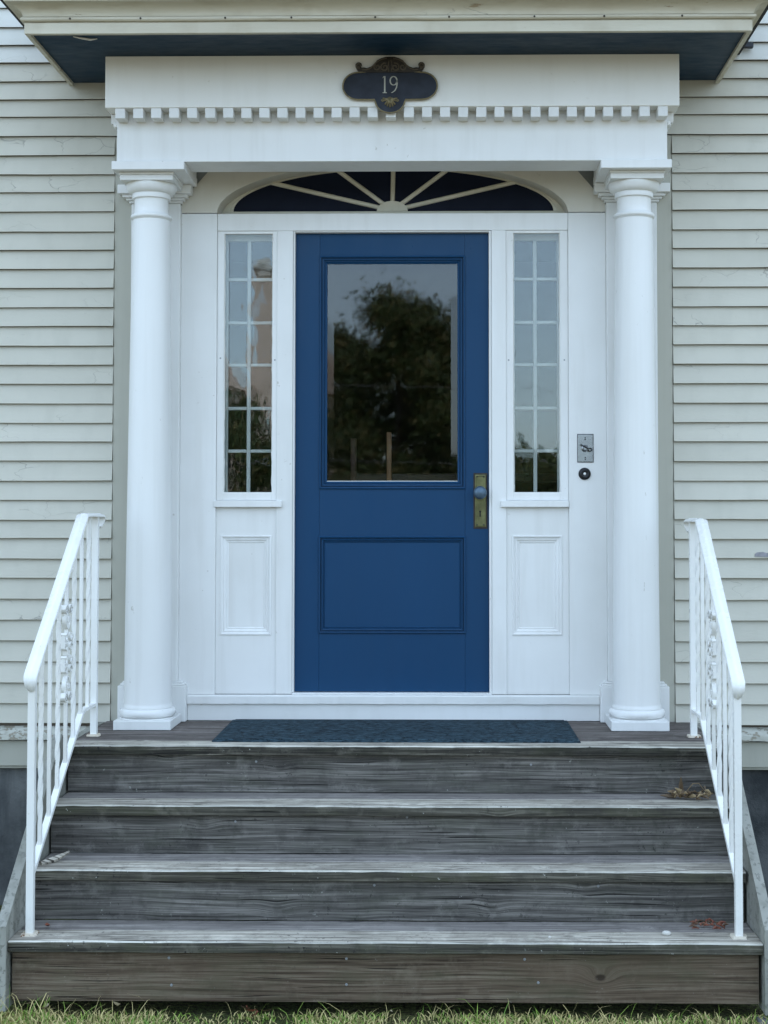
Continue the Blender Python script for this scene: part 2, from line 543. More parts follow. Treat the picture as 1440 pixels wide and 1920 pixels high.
def gravel_mat():
    t = NT('pale_gravel')
    v = t.coords('Object', rnd=False)
    a = t.noise(v, 1.5, 4)
    c = t.mix(t.rng(t.voro(v, 55.0), 0.1, 0.7), (0.39, 0.325, 0.235), (0.27, 0.22, 0.155))
    c = t.mix(t.rng(a, 0.4, 0.7, 0, 0.4), c, (0.29, 0.25, 0.175))
    t.base(c); t.rough(0.95); t.p.inputs['Specular IOR Level'].default_value = 0.15
    t.bump(t.voro(v, 55.0), 1.0, 0.01)
    return t.m


M['gravel'] = gravel_mat()
M['mat'] = mat_mat()
M['concrete'] = concrete()
M['ground'] = ground_mat()
M['grass'] = blade_mat('grass_blade', (0.11, 0.23, 0.028), (0.31, 0.43, 0.07), (0.55, 0.46, 0.20), 0.34)
M['leafgreen'] = blade_mat('tree_leaf', (0.035, 0.07, 0.018), (0.09, 0.12, 0.03), (0.16, 0.13, 0.04), 0.08)
M['bark'] = plain('bark', (0.075, 0.06, 0.045), 0.9, 0, 0.5, 15, 0.8)
M['dryweed'] = blade_mat('dry_weed', (0.24, 0.165, 0.085), (0.36, 0.27, 0.15), (0.12, 0.08, 0.045), 0.2)
M['redleaf'] = blade_mat('red_leaf', (0.16, 0.045, 0.025), (0.24, 0.08, 0.045), (0.11, 0.06, 0.035), 0.2)
M['tanleaf'] = blade_mat('tan_leaf', (0.30, 0.24, 0.14), (0.40, 0.34, 0.22), (0.2, 0.14, 0.08), 0.2)
M['stone'] = plain('pale_pebble', (0.62, 0.6, 0.55), 0.8, 0, 0.3, 60, 0.4)
M['roof'] = plain('asphalt_shingle', (0.05, 0.05, 0.052), 0.95, 0, 0.5, 90, 0.8)
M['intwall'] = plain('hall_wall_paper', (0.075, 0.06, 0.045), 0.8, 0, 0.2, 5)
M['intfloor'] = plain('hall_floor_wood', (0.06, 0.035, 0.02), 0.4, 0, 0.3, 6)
M['tanwood'] = plain('varnished_post_wood', (0.62, 0.30, 0.13), 0.4, 0, 0.25, 9)
M['wallcore'] = plain('wall_sheathing', (0.18, 0.15, 0.12), 0.9)
M['beige'] = paint('neighbour_beige', (0.82, 0.66, 0.56), 0.7, 0.15, stretch=(1, 1, 1))
M['wire'] = plain('wire_sheath', (0.2, 0.2, 0.2), 0.6)

# ------------------------------------------------------------------ ground
bm = bmesh.new()
vs = [bm.verts.new(p) for p in ((-600, -600, 0), (600, -600, 0), (600, 600, 0), (-600, 600, 0))]
bm.faces.new(vs)
g = obj('ground', bm, M['ground'], origin=(0, 0, 0))
tag(g, 'lawn and soil in front of the steps', None, kind='structure')

bm = bmesh.new()
rows = [[], []]
for i in range(81):
    x = -40 + i
    rows[0].append(bm.verts.new((x, -3.6 + 0.25 * mnoise.noise((x * 0.7, 0, 1)), 0.004)))
    rows[1].append(bm.verts.new((x, -17.0 + 0.4 * mnoise.noise((x * 0.5, 4, 1)), 0.004)))
for i in range(80):
    bm.faces.new((rows[0][i], rows[0][i + 1], rows[1][i + 1], rows[1][i]))
dr = obj('bounce_gravel', bm, M['gravel'], origin=(0, 0, 0))  # unseen sheet added to throw warm bounce light onto frieze and soffit
tag(dr, 'unseen pale gravel sheet added to bounce light up at the porch', None, kind='structure')

# ------------------------------------------------------------------ house
house = thing('clapboard_house', 'cream clapboard house wall with peeling paint around the entry', 'house', (0, 0.1, 0))
OPX0, OPX1 = -1.24, 1.26
bm = bmesh.new()
box(bm, -4.5, OPX0, 0.004, 0.14, 0.66, 5.3)
box(bm, OPX1, 4.5, 0.004, 0.14, 0.66, 5.3)
box(bm, OPX0, OPX1, 0.125, 0.16, 3.58, 5.3)
box(bm, -4.5, 4.5, 0.004, 0.16, 5.305, 6.6)
box(bm, -4.5, -4.3, 0.17, 8.0, 0.66, 6.6)
box(bm, 4.3, 4.5, 0.17, 8.0, 0.66, 6.6)
box(bm, -4.29, 4.29, 7.8, 8.0, 0.66, 6.6)
obj('wall', bm, M['wallcore'], house)
bm = bmesh.new()
rp = [(-0.35, 6.55), (4.08, 9.3), (8.5, 6.55), (8.5, 6.45), (4.08, 9.15), (-0.35, 6.4)]
a = [bm.verts.new((-4.8, y, z)) for y, z in rp]; b = [bm.verts.new((4.8, y, z)) for y, z in rp]
bm.faces.new(a); bm.faces.new(b[::-1])
for i in range(6): bm.faces.new((a[i], a[(i + 1) % 6], b[(i + 1) % 6], b[i]))
obj('roof', bm, M['roof'], house)
bbox('foundation', M['concrete'], house, -4.5, 4.5, 0.02, 0.3, -0.2, 0.66, bev=0.006)
for x0, x1 in ((-4.5, -1.30), (1.36, 4.5)):
    bbox('water_table_board', M['casing'], house, x0, x1, -0.024, 0.004, 0.668, 0.788, bev=0.003)
    bbox('skirt_bead', M['casing'], house, x0, x1, -0.012, 0.02, 0.655, 0.668, bev=0.002)
    bm = bmesh.new()
    n = 60
    rows = []
    for i in range(n + 1):
        x = x0 + (x1 - x0) * i / n
        a = 0.004 * mnoise.noise((x * 9, 1, 2)); b = 0.005 * mnoise.noise((x * 13, 5, 2))
        rows.append([bm.verts.new(p) for p in ((x, -0.004, 0.855 + a), (x, -0.046 + b, 0.818 + a), (x, -0.05 + b, 0.795 + b * 0.6), (x, -0.004, 0.790))])
    for a, b in zip(rows, rows[1:]):
        for k in range(4):
            bm.faces.new((a[k], a[(k + 1) % 4], b[(k + 1) % 4], b[k]))
    obj('drip_ledge', bm, M['drip'], house)
bbox('casing_board', M['casing'], house, -1.3407, -1.236, -0.014, 0.003, 0.858, 3.69, bev=0.002)
bbox('casing_board', M['casing'], house, 1.256, 1.3445, -0.014, 0.003, 0.858, 3.69, bev=0.002)

ROWS = [5.259, 5.166, 5.073, 4.98, 4.887, 4.794, 4.701, 4.608, 4.515, 4.42, 4.3255, 4.2283, 4.1391, 4.0526, 3.961, 3.8746, 3.7884, 3.6918, 3.6005, 3.5067, 3.4208,
        3.3245, 3.2284, 3.1402, 3.0469, 2.9536, 2.8592, 2.7675, 2.6745, 2.5817, 2.4889, 2.3963, 2.3037, 2.2112, 2.1189, 2.024,
        1.9319, 1.8398, 1.7478, 1.6533, 1.559, 1.4597, 1.3604, 1.2613, 1.1623, 1.0634, 0.9646, 0.8685]


def clapboard(x0, x1, z0, z1, seed):
    bm = bmesh.new()
    n = max(6, int((x1 - x0) / 0.09))
    rows = []
    dz = random.uniform(-0.0015, 0.0015)
    t0 = -0.0255 + random.uniform(-0.002, 0.002)
    for i in range(n + 1):
        x = x0 + (x1 - x0) * i / n
        w = 0.0026 * mnoise.noise((x * 1.6, seed * 1.7, 0)) + 0.0010 * mnoise.noise((x * 17, seed, 3))
        u = 0.0022 * mnoise.noise((x * 1.9, seed * 2.3, 9))
        rows.append([bm.verts.new(p) for p in ((x, t0 + u, z0 + dz + w + 0.0015), (x, t0 + 0.0015 + u, z0 + dz + w), (x, -0.001, z0 + dz + w), (x, 0.002, z1 + 0.012), (x, -0.0065, z1 + 0.012))])
    for a, b in zip(rows, rows[1:]):
        for k in range(5):
            bm.faces.new((a[k], a[(k + 1) % 5], b[(k + 1) % 5], b[k]))
    bm.faces.new(rows[0]); bm.faces.new(rows[-1][::-1])
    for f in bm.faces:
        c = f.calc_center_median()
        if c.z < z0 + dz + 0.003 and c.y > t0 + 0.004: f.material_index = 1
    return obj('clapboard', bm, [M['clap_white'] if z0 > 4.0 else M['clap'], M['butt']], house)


for i, z in enumerate(ROWS[1:]):
    zt = ROWS[i]
    li, ri = (-1.3425, 1.347) if z < 3.66 else (-1.246, 1.267)
    if z > 4.35:
        segs = [(-4.5, -1.4 + random.uniform(-0.6, 0.6)), (0, 4.5)]
        segs[1] = (segs[0][1] + 0.002, 4.5)
    else:
        segs = []
        for a, b in ((-4.5, li), (ri, 4.5)):
            j = random.uniform(0.25, 0.95)
            if a < 0: j = -1.42 - j * 2.2
            else: j = 1.42 + j * 2.2
            segs += [(a, j - 0.001), (j + 0.001, b)]
    for a, b in segs:
        clapboard(a, b, z, zt, i * 7.1 + a)

# bare patch where the paint has come off a board on the right
bm = bmesh.new()
pts = [(1.725, 1.664), (1.726, 1.676), (1.738, 1.684), (1.765, 1.686), (1.782, 1.681), (1.80, 1.683), (1.83, 1.676), (1.84, 1.664), (1.79, 1.662)]
extrude_poly(bm, pts, -0.0292, -0.014)
for v in bm.verts:
    v.co.y += (v.co.z - 1.66) * 0.16
obj('bare_patch', bm, plain('bare_grey_wood', (0.30, 0.29, 0.31), 0.9, 0, 0.3, 60, 0.5), house)

# hall behind the door
bm = bmesh.new()
HX0, HX1, HY0, HY1, HZ0, HZ1 = -1.9, 1.9, 0.16, 4.6, 0.95, 3.9
for f in (((HX0, HY0, HZ0), (HX0, HY1, HZ0), (HX0, HY1, HZ1), (HX0, HY0, HZ1)),
          ((HX1, HY0, HZ0), (HX1, HY1, HZ0), (HX1, HY1, HZ1), (HX1, HY0, HZ1)),
          ((HX0, HY1, HZ0), (HX1, HY1, HZ0), (HX1, HY1, HZ1), (HX0, HY1, HZ1)),
          ((HX0, HY0, HZ1), (HX1, HY0, HZ1), (HX1, HY1, HZ1), (HX0, HY1, HZ1))):
    bm.faces.new([bm.verts.new(p) for p in f])
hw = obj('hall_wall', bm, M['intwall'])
tag(hw, 'dark hallway walls and ceiling seen dimly through the glazed door', None, kind='structure')
bm = bmesh.new()
bm.faces.new([bm.verts.new(p) for p in ((HX0, 0.0, HZ0 - 0.001), (HX1, 0.0, HZ0 - 0.001), (HX1, HY1, HZ0 - 0.001), (HX0, HY1, HZ0 - 0.001))])
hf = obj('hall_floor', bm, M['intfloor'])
tag(hf, 'dark wooden hallway floor behind the door', None, kind='structure')

post = thing('newel_post', 'tan varnished wooden post inside the hall, seen through the door glass', 'post', (-0.065, 1.3, 0.95))
bm = bmesh.new(); box(bm, -0.079, -0.052, 1.28, 1.31, 0.951, 2.335, bev=0.004); obj('shaft', bm, M['tanwood'], post)
bm = bmesh.new(); box(bm, -0.27, 1.3, 1.315, 1.36, 2.05, 2.10, bev=0.004); obj('hand_rail', bm, M['intfloor'], post)
for xb in (-0.27,):
    bm = bmesh.new(); box(bm, xb - 0.016, xb + 0.016, 1.3, 1.33, 0.951, 2.30, bev=0.004); obj('baluster', bm, plain('dark_varnish', (0.16, 0.08, 0.05), 0.5), post)

# ------------------------------------------------------------------ entry portico
portico = thing('entry_portico', 'white columned entry porch with dentil frieze and navy soffit', 'portico', (0.012, 0, 0.881))
CX = 0.012
# roof deck
bm = bmesh.new()
xs0, xs1 = -1.645, 1.66
vt = [(xs0, -0.865, 4.10), (xs1, -0.865, 4.10), (xs1, -0.001, 4.34), (xs0, -0.001, 4.34), (xs0, -0.865, 4.075), (xs1, -0.865, 4.075), (xs1, -0.001, 4.315), (xs0, -0.001, 4.315)]
vv = [bm.verts.new(p) for p in vt]
for f in ((0, 1, 2, 3), (4, 7, 6, 5), (0, 4, 5, 1), (1, 5, 6, 2), (3, 2, 6, 7), (0, 3, 7, 4)):
    bm.faces.new([vv[i] for i in f])
roof = obj('roof', bm, M['roof'], portico)
# soffit
bbox('soffit', M['navy'], portico, -1.548, 1.563, -0.768, -0.03, 3.9515, 3.975, bev=0.0)


def cornice(name, m, prof, x0, x1, yf, yb=-0.024, wob=0.0):
    bm = bmesh.new()
    n = 40
    path = [(-1, 0.0)] + [(0, i / n) for i in range(n + 1)] + [(1, 0.0)]
    rows = []
    for o, z in prof:
        row = [bm.verts.new((x0 - o, yb, z))]
        for i in range(n + 1):
            t = i / n
            x = (x0 - o) + (x1 - x0 + 2 * o) * t
            wz = wob * (mnoise.noise((x * 2.2, z * 30, 1)) + 0.5 * mnoise.noise((x * 9, z * 40, 4)))
            row.append(bm.verts.new((x, yf - o + wz * 0.7, z + wz)))
        row.append(bm.verts.new((x1 + o, yb, z)))
        rows.append(row)
    for a, b in zip(rows, rows[1:]):
        for i in range(len(a) - 1):
            bm.faces.new((a[i], a[i + 1], b[i + 1], b[i]))
    return obj(name, bm, m, portico, smooth=25)


cornice('fascia', M['trim'], [(-0.012, 3.951), (-0.012, 3.9365), (0.006, 3.9365), (0.008, 3.938), (0.008, 3.984), (0.004, 3.988), (-0.012, 3.988)], -1.553, 1.567, -0.772, wob=0.0012)
cornice('bead_moulding', M['trim'], [(-0.01, 3.9885), (0.006, 3.9885), (0.017, 3.990), (0.022, 3.995), (0.023, 4.001), (0.019, 4.006), (0.006, 4.0075), (-0.01, 4.0075)], -1.553, 1.567, -0.772, wob=0.0022)
cove = [(-0.01, 4.0085), (0.010, 4.0085)]
for k in range(9):
    a = k / 8 * math.pi / 2
    cove.append((0.014 + 0.058 * (1 - math.cos(a)), 4.010 + 0.046 * math.sin(a)))
cove += [(0.078, 4.056), (0.080, 4.062), (0.080, 4.073), (0.02, 4.073)]
cornice('crown_moulding', M['trim'], cove, -1.553, 1.567, -0.772, wob=0.0012)
# nail heads on the bead
for k in range(9):
    x = -1.36 + k * 0.335 + random.uniform(-0.05, 0.05)
    bm = bmesh.new()
    lathe(bm, x, -0.797, [(0.0, -0.7975), (0.004, -0.797), (0.005, -0.794)], 10, 'Y', 3.998)
    obj('nail_head', bm, M['bronze'], portico)
# dark strip of roof flashing behind the side trims
for s, x in ((-1, -1.640), (1, 1.654)):
    bm = bmesh.new(); box(bm, x - 0.018, x + 0.018, -0.868, -0.03, 4.0735, 4.0905); obj('drip_edge', bm, M['roof'], portico)
bm = bmesh.new(); box(bm, 1.60, 1.735, -0.055, -0.03, 4.108, 4.135, bev=0.003)
for v in bm.verts:
    if v.co.x > 1.7: v.co.z -= 0.006
obj('gutter_stub', bm, M['darkmetal'], portico)
# loose paint strip hanging under the soffit
bm = bmesh.new()
tube(bm, [(-1.37, -0.70, 3.951), (-1.33, -0.69, 3.946), (-1.30, -0.68, 3.944), (-1.27, -0.675, 3.949)], 0.003, 5, [0.002, 0.005, 0.005, 0.002])
obj('paint_flake', bm, M['white_old'], portico)

FX0, FX1 = -1.293, 1.318
bbox('frieze', M['white_frieze'], portico, FX0, FX1, -0.43, -0.026, 3.7135, 3.951, bev=0.003)
bm = bmesh.new()
box(bm, -1.256, 1.2734, -0.35, -0.15, 3.484, 3.7125, bev=0.003)
obj('architrave', bm, M['white'], portico)
for x0, x1 in ((-1.2545, -0.945), (0.970, 1.272)):
    bm = bmesh.new(); box(bm, x0, x1, -0.149, -0.016, 3.4852, 3.711, bev=0.002); obj('side_beam', bm, M['white'], portico)
for x0, x1 in ((-1.2745, -0.941), (0.968, 1.2905)):
    bm = bmesh.new(); box(bm, x0, x1, -0.372, -0.018, 3.4445, 3.4838, bev=0.0025); obj('architrave_block', bm, M['white'], portico)
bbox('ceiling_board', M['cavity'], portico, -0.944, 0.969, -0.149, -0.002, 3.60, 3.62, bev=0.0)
# dentils
DSP = (1.2433 + 1.2252) / 30
dm = None
for k in range(31):
    x = -1.2252 + DSP * k
    wx, hz = 0.0228 + random.uniform(-0.0008, 0.0008), random.uniform(-0.001, 0.001)
    bm = bmesh.new()
    box(bm, x - wx, x + wx, -0.4245 + random.uniform(-0.002, 0.002), -0.3502, 3.6665 + hz, 3.7132, bev=0.0025)
    obj('dentil', bm, M['white'], portico)
for xs, sgn in ((-1.2562, -1), (1.2736, 1)):
    for k in range(4):
        y = -0.385 + 0.0 * sgn + k * DSP
        bm = bmesh.new()
        a, b = sorted((xs, xs + sgn * (0.033 if k else 0.028)))
        if k == 0: continue
        box(bm, a, b, y - 0.0228, y + 0.0228, 3.667, 3.7132, bev=0.0025)
        obj('dentil', bm, M['white'], portico)
    bm = bmesh.new()
    a, b = sorted((xs, xs + sgn * 0.017))
    box(bm, a, b, -0.345, -0.03, 3.648, 3.6660, bev=0.004)
    obj('bed_moulding', bm, M['white'], portico)
bbox('dentil_band', M['white_old'], portico, -1.2565, 1.2739, -0.3545, -0.30, 3.7035, 3.7130, bev=0.0)


def column(cx, cy=-0.2):
    zb, zn = 0.985, 3.262
    prof = []
    # base torus and fillet
    prof += [(0.1285, 0.9255), (0.1285, 0.930)]
    for k in range(9):
        a = -math.pi / 2 + math.pi * k / 8
        prof.append((0.1115 + 0.018 * math.cos(a), 0.951 + 0.020 * math.sin(a)))
    prof += [(0.1135, 0.972), (0.1135, 0.979)]
    for k in range(1, 6):
        a = k / 5
        prof.append((0.1135 - 0.0045 * math.sin(a * math.pi / 2), 0.979 + 0.016 * a))
    for k in range(1, 25):
        t = k / 24
        r = 0.1085 + (0.0865 - 0.1085) * (t ** 1.35)
        prof.append((r, 0.995 + (3.236 - 0.995) * t))
    # astragal
    prof += [(0.0868, 3.240), (0.0905, 3.243)]
    for k in range(7):
        a = -math.pi / 2 + math.pi * k / 6
        prof.append((0.0875 + 0.0085 * math.cos(a), 3.2555 + 0.0105 * math.sin(a)))
    prof += [(0.0835, 3.269), (0.0795, 3.276), (0.0785, 3.30), (0.0785, 3.334), (0.0795, 3.338), (0.0885, 3.340), (0.0895, 3.343), (0.0895, 3.360), (0.0885, 3.363)]
    for k in range(7):
        a = k / 6 * math.pi / 2
        prof.append((0.090 + 0.028 * math.sin(a), 3.364 + 0.040 * (1 - math.cos(a))))
    prof += [(0.1175, 3.4075)]
    bm = bmesh.new()
    lathe(bm, cx, cy, prof, 72)
    c = obj('column', bm, M['white_col'], portico, smooth=38)
    bm = bmesh.new(); box(bm, cx - 0.131, cx + 0.131, cy - 0.131, cy + 0.131, 0.8825, 0.9252, bev=0.003); obj('plinth', bm, M['white'], c)
    bm = bmesh.new()
    box(bm, cx - 0.1225, cx + 0.1225, cy - 0.1225, cy + 0.1225, 3.4078, 3.4325, bev=0.002)
    box(bm, cx - 0.1275, cx + 0.1275, cy - 0.1275, cy + 0.1275, 3.4326, 3.4440, bev=0.003)
    obj('abacus', bm, M['white'], c)
    return c


for cx in (-1.1245, 1.139):
    column(cx)

# ------------------------------------------------------------------ door surround
sur = thing('door_surround', 'white panelled door surround with sidelights and arched fan above blue door', 'door surround', (0, 0, 0.96))
for s, (x0, x1), (b0, b1) in ((-1, (-1.2555, -1.0197), (-1.299, -0.9755)), (1, (1.0276, 1.2695), (0.9885, 1.3125))):
    bm = bmesh.new(); box(bm, x0, x1, -0.036, 0.02, 1.0725, 3.36, bev=0.003)
    pil = obj('pilaster', bm, M['white'], sur)
    bm = bmesh.new(); box(bm, b0, b1, -0.058, 0.02, 0.8825, 1.052, bev=0.003)
    box(bm, b0 + 0.010, b1 - 0.010, -0.050, 0.02, 1.0522, 1.0625, bev=0.003)
    box(bm, b0 + 0.020, b1 - 0.020, -0.043, 0.02, 1.0627, 1.0722, bev=0.003)
    obj('pilaster_base', bm, M['white'], pil)
    bm = bmesh.new()
    for o, z0, z1 in ((0.010, 3.3602, 3.372), (0.022, 3.3722, 3.384), (0.038, 3.3842, 3.400), (0.058, 3.4002, 3.443)):
        box(bm, x0 - o, x1 + o, -0.036 - o * 0.8, -0.0155, z0, z1, bev=0.003)
    obj('pilaster_capital', bm, M['white'], pil)
for x0, x1 in ((-1.0195, -0.847), (0.848, 1.0274)):
    bbox('side_board', M['white'], sur, x0, x1, 0.0, 0.125, 1.0056, 3.3185, bev=0.002)

# spandrel board with elliptical cut and clipped corners
AX, AH, AZ, AR = 0.0, 0.8475, 3.3215, 0.245
bm = bmesh.new()
N = 48
arc = [(AX + AH * math.cos(math.pi * k / N), AZ + AR * math.sin(math.pi * k / N)) for k in range(N + 1)]  # right -> left
cl = [(1.0265, AZ), (1.0265, 3.405), (0.985, 3.418), (0.895, 3.522), (0.8949, 3.598), (-0.8929, 3.598), (-0.893, 3.522), (-0.985, 3.418), (-1.0185, 3.405), (-1.0185, AZ)]
# front/back built as strips between the arc and the outer line
def outer_at(x):
    pts = cl[1:-1]
    for (xa, za), (xb, zb) in zip(pts, pts[1:]):
        if min(xa, xb) <= x <= max(xa, xb) and abs(xa - xb) > 1e-6:
            return za + (zb - za) * (x - xa) / (xb - xa)
    return 3.598
for y, flip in ((0.001, False), (0.124, True)):
    prev = None
    xs = [1.0265, 0.985, 0.895, 0.8949, 0.8476] + [p[0] for p in arc[1:-1]] + [-0.8476, -0.8929, -0.893, -0.985, -1.0185]
    for x in xs:
        zl = AZ
        if abs(x) < AH: zl = AZ + AR * math.sqrt(max(0, 1 - (x / AH) ** 2))
        zu = min(outer_at(x), 3.598)
        cur = (bm.verts.new((x, y, zl)), bm.verts.new((x, y, max(zu, zl + 0.003))))
        if prev: bm.faces.new((prev[0], cur[0], cur[1], prev[1]))
        prev = cur
for (xa, za), (xb, zb) in zip(arc, arc[1:]):
    bm.faces.new([bm.verts.new(p) for p in ((xa, 0.001, za), (xb, 0.001, zb), (xb, 0.124, zb), (xa, 0.124, za))])
obj('spandrel_board', bm, M['cream_shaded'], sur)
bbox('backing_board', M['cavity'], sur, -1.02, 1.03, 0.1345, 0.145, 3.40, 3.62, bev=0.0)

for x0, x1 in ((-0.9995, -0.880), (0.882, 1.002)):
    bbox('corner_shade_sheet', M['cavity'], sur, x0, x1, 0.006, 0.016, 3.402, 3.597, bev=0.0)  # grey sheets whose colour stands in for the shade in the corner gaps
bbox('header_board', M['white'], sur, -0.8465, 0.8475, 0.0105, 0.13, 3.236, 3.3195, bev=0.002)
for x0, x1 in ((-0.5566, -0.4795), (0.4795, 0.5486)):
    bbox('mullion', M['white'], sur, x0, x1, 0.0085, 0.13, 1.0056, 3.2355, bev=0.002)
# jamb bead round the door
bm = bmesh.new()
for a in ((-0.4790, -0.4705, 0.018, 0.12, 1.012, 3.2352), (0.4665, 0.4790, 0.018, 0.12, 1.012, 3.2352)):
    box(bm, *a, bev=0.0015)
box(bm, -0.4704, 0.4664, 0.018, 0.12, 3.2295, 3.2353, bev=0.0015)
obj('door_jamb', bm, M['white'], sur)
bbox('threshold', M['white_base'], sur, -0.4788, 0.4788, 0.004, 0.13, 0.9905, 1.0112, bev=0.002)
bm = bmesh.new()
n = 90
rows = []
for i in range(n + 1):
    x = -0.9745 + (0.9875 + 0.9745) * i / n
    w = 0.0022 * mnoise.noise((x * 8, 2, 2)) + 0.0016 * mnoise.noise((x * 31, 7, 2))
    rows.append([bm.verts.new(p) for p in ((x, 0.0, 1.0052), (x, -0.017, 1.0035 + w * 0.4), (x, -0.021, 0.998), (x, -0.021 + w, 0.9635 + w), (x, -0.002, 0.963))])
for a, b in zip(rows, rows[1:]):
    for k in range(4): bm.faces.new((a[k], a[k + 1], b[k + 1], b[k]))
obj('base_rail', bm, M['white_base'], sur)
bbox('base_board', M['white_base'], sur, -0.9745, 0.9875, -0.0085, 0.1, 0.8826, 0.9645, bev=0.002)


def sidelight(x0, x1, gx0, gx1, mx):
    zb, zt = 1.931, 3.2355
    gz0, gz1 = 1.971, 3.222
    bm = bmesh.new()
    yf, yb = 0.0155, 0.128
    box(bm, x0, gx0, yf, yb, zb, zt, bev=0.0015)
    box(bm, gx1, x1, yf, yb, zb, zt, bev=0.0015)
    box(bm, gx0, gx1, yf + 0.0004, yb, zb, gz0, bev=0.0015)
    box(bm, gx0, gx1, yf + 0.0004, yb, gz1, zt, bev=0.0015)
    sl = obj('sidelight', bm, M['white'], sur)
    bbox('storm_pane', M['oldglass'], sl, gx0 - 0.0, gx1 + 0.0, 0.028, 0.031, gz0, gz1, bev=0.0)
    # putty bead, ragged
    bm = bmesh.new()
    for xx, s in ((gx0, 1), (gx1, -1)):
        prev = None
        for i in range(60):
            z = gz0 + (gz1 - gz0) * i / 59
            w = 0.0045 + 0.003 * mnoise.noise((xx * 5, z * 22, 1))
            cur = [bm.verts.new(p) for p in ((xx, 0.0185, z), (xx + s * w, 0.0278, z), (xx, 0.0278, z))]
            if prev:
                for k in range(3): bm.faces.new((prev[k], prev[(k + 1) % 3], cur[(k + 1) % 3], cur[k]))
            prev = cur
    obj('putty', bm, M['white_old'], sl)
    ty0, ty1 = 0.088, 0.108
    zs = [1.9746, 2.1722, 2.3806, 2.5922, 2.7989, 3.0115, 3.2034]
    bm = bmesh.new(); box(bm, gx0 + 0.0002, gx1 - 0.0002, ty0, ty1, 3.2, 3.2215, bev=0.001); obj('top_rail', bm, M['white'], sl)
    ex0, ex1 = gx0 + 0.010, gx1 - 0.010
    for a, b in ((gx0 + 0.0002, ex0), (ex1, gx1 - 0.0002)):
        bm = bmesh.new(); box(bm, a, b, ty0 + 0.001, ty1, 1.9712, 3.1998, bev=0.001); obj('stile', bm, M['white'], sl)
    bm = bmesh.new(); box(bm, mx - 0.009, mx + 0.009, ty0 + 0.0005, ty1 - 0.001, 1.9712, 3.1998, bev=0.003); obj('muntin', bm, M['white'], sl)
    for z in zs[1:-1]:
        bm = bmesh.new()
        box(bm, ex0 + 0.0002, mx - 0.0092, ty0 + 0.001, ty1 - 0.002, z - 0.0075, z + 0.0075, bev=0.003)
        box(bm, mx + 0.0092, ex1 - 0.0002, ty0 + 0.001, ty1 - 0.002, z - 0.0075, z + 0.0075, bev=0.003)
        obj('muntin', bm, M['white'], sl)
    for i in range(6):
        za, zc = zs[i] + 0.0077, zs[i + 1] - 0.0077
        if i == 0: za = 1.9715
        if i == 5: zc = 3.1995
        for a, b in ((ex0 + 0.0003, mx - 0.0095), (mx + 0.0095, ex1 - 0.0003)):
            bm = bmesh.new(); box(bm, a, b, 0.098, 0.1005, za, zc)
            p = obj('pane', bm, M['oldglass'], sl)
            p.rotation_euler = (R(random.uniform(-0.25, 0.25)), 0, R(random.uniform(-0.25, 0.25)))
    return sl


sidelight(-0.8464, -0.5568, -0.8141, -0.5784, -0.7027)
sidelight(0.5488, 0.8474, 0.5838, 0.8090, 0.6924)
for x0, x1 in ((-0.8555, -0.5284), (0.5215, 0.8465)):
    bm = bmesh.new(); box(bm, x0, x1, -0.010, 0.014, 1.8985, 1.9305, bev=0.003)
    obj('sidelight_sill', bm, M['white'], sur)
# panels below the sidelights
PP = [(0.0, 0.0170), (0.001, 0.0125), (0.006, 0.0115), (0.010, 0.0155), (0.016, 0.0215), (0.018, 0.0190), (0.024, 0.0215), (0.030, 0.0275), (0.033, 0.0255), (0.038, 0.0300), (0.041, 0.0300)]
for x0, x1, a, b in ((-0.8464, -0.5568, -0.8255, -0.5797), (0.5488, 0.8474, 0.575, 0.8157)):
    z0, z1, c, d = 1.0056, 1.8982, 1.286, 1.764
    bm = bmesh.new()
    yf, yb = 0.0165, 0.13
    box(bm, x0, a, yf, yb, z0, z1); box(bm, b, x1, yf, yb, z0, z1)
    box(bm, a, b, yf, yb, z0, c); box(bm, a, b, yf, yb, d, z1)
    lp = obj('lower_panel', bm, M['white'], sur)
    bm = bmesh.new(); ring_mould(bm, a, b, c, d, PP)
    obj('panel_moulding', bm, M['white'], lp)
    bm = bmesh.new(); box(bm, a + 0.039, b - 0.039, 0.0298, 0.06, c + 0.039, d - 0.039)
    obj('panel_field', bm, M['white'], lp)
# screw holes in the sidelight frames
for x, z in ((-0.830, 2.618), (-0.567, 2.609), (0.561, 2.607), (0.829, 2.607)):
    bm = bmesh.new(); lathe(bm, x, 0, [(0.0, 0.0150), (0.0035, 0.0148), (0.0045, 0.0156)], 10, 'Y', z)
    obj('screw', bm, plain('grey_screw', (0.35, 0.36, 0.37), 0.5, 0.5), sur)

# fanlight
bm = bmesh.new()
GY = 0.128
fh, fr_ = 0.8478, 0.2455
gh, gr = 0.787, 0.208
FZ = 3.3535
def ell(a, h, r, z0=FZ):
    return (h * math.cos(a), z0 + r * math.sin(a))
K = 60
prof = [(1.0, 0.1235), (0.9, 0.120), (0.25, 0.118), (0.18, 0.123), (0.0, 0.126)]
rows = []
for t, y in prof:
    row = []
    for k in range(K + 1):
        a = math.pi * k / K
        o, i = ell(a, fh, fr_, 3.3215), ell(a, gh, gr)
        row.append(bm.verts.new((i[0] + (o[0] - i[0]) * t, y, i[1] + (o[1] - i[1]) * t)))
    rows.append(row)
for a, b in zip(rows, rows[1:]):
    for k in range(K): bm.faces.new((a[k], a[k + 1], b[k + 1], b[k]))
box(bm, -0.8472, 0.8472, 0.1165, 0.1300, 3.3198, 3.3525, bev=0.001)
fan = obj('fanlight', bm, M['fanframe'], sur, smooth=30)
HXc, HZc = -0.004, 3.3526
bm = bmesh.new()
hub = [(HXc + 0.076 * math.cos(math.pi * k / 16), HZc + 0.050 * math.sin(math.pi * k / 16)) for k in range(17)]
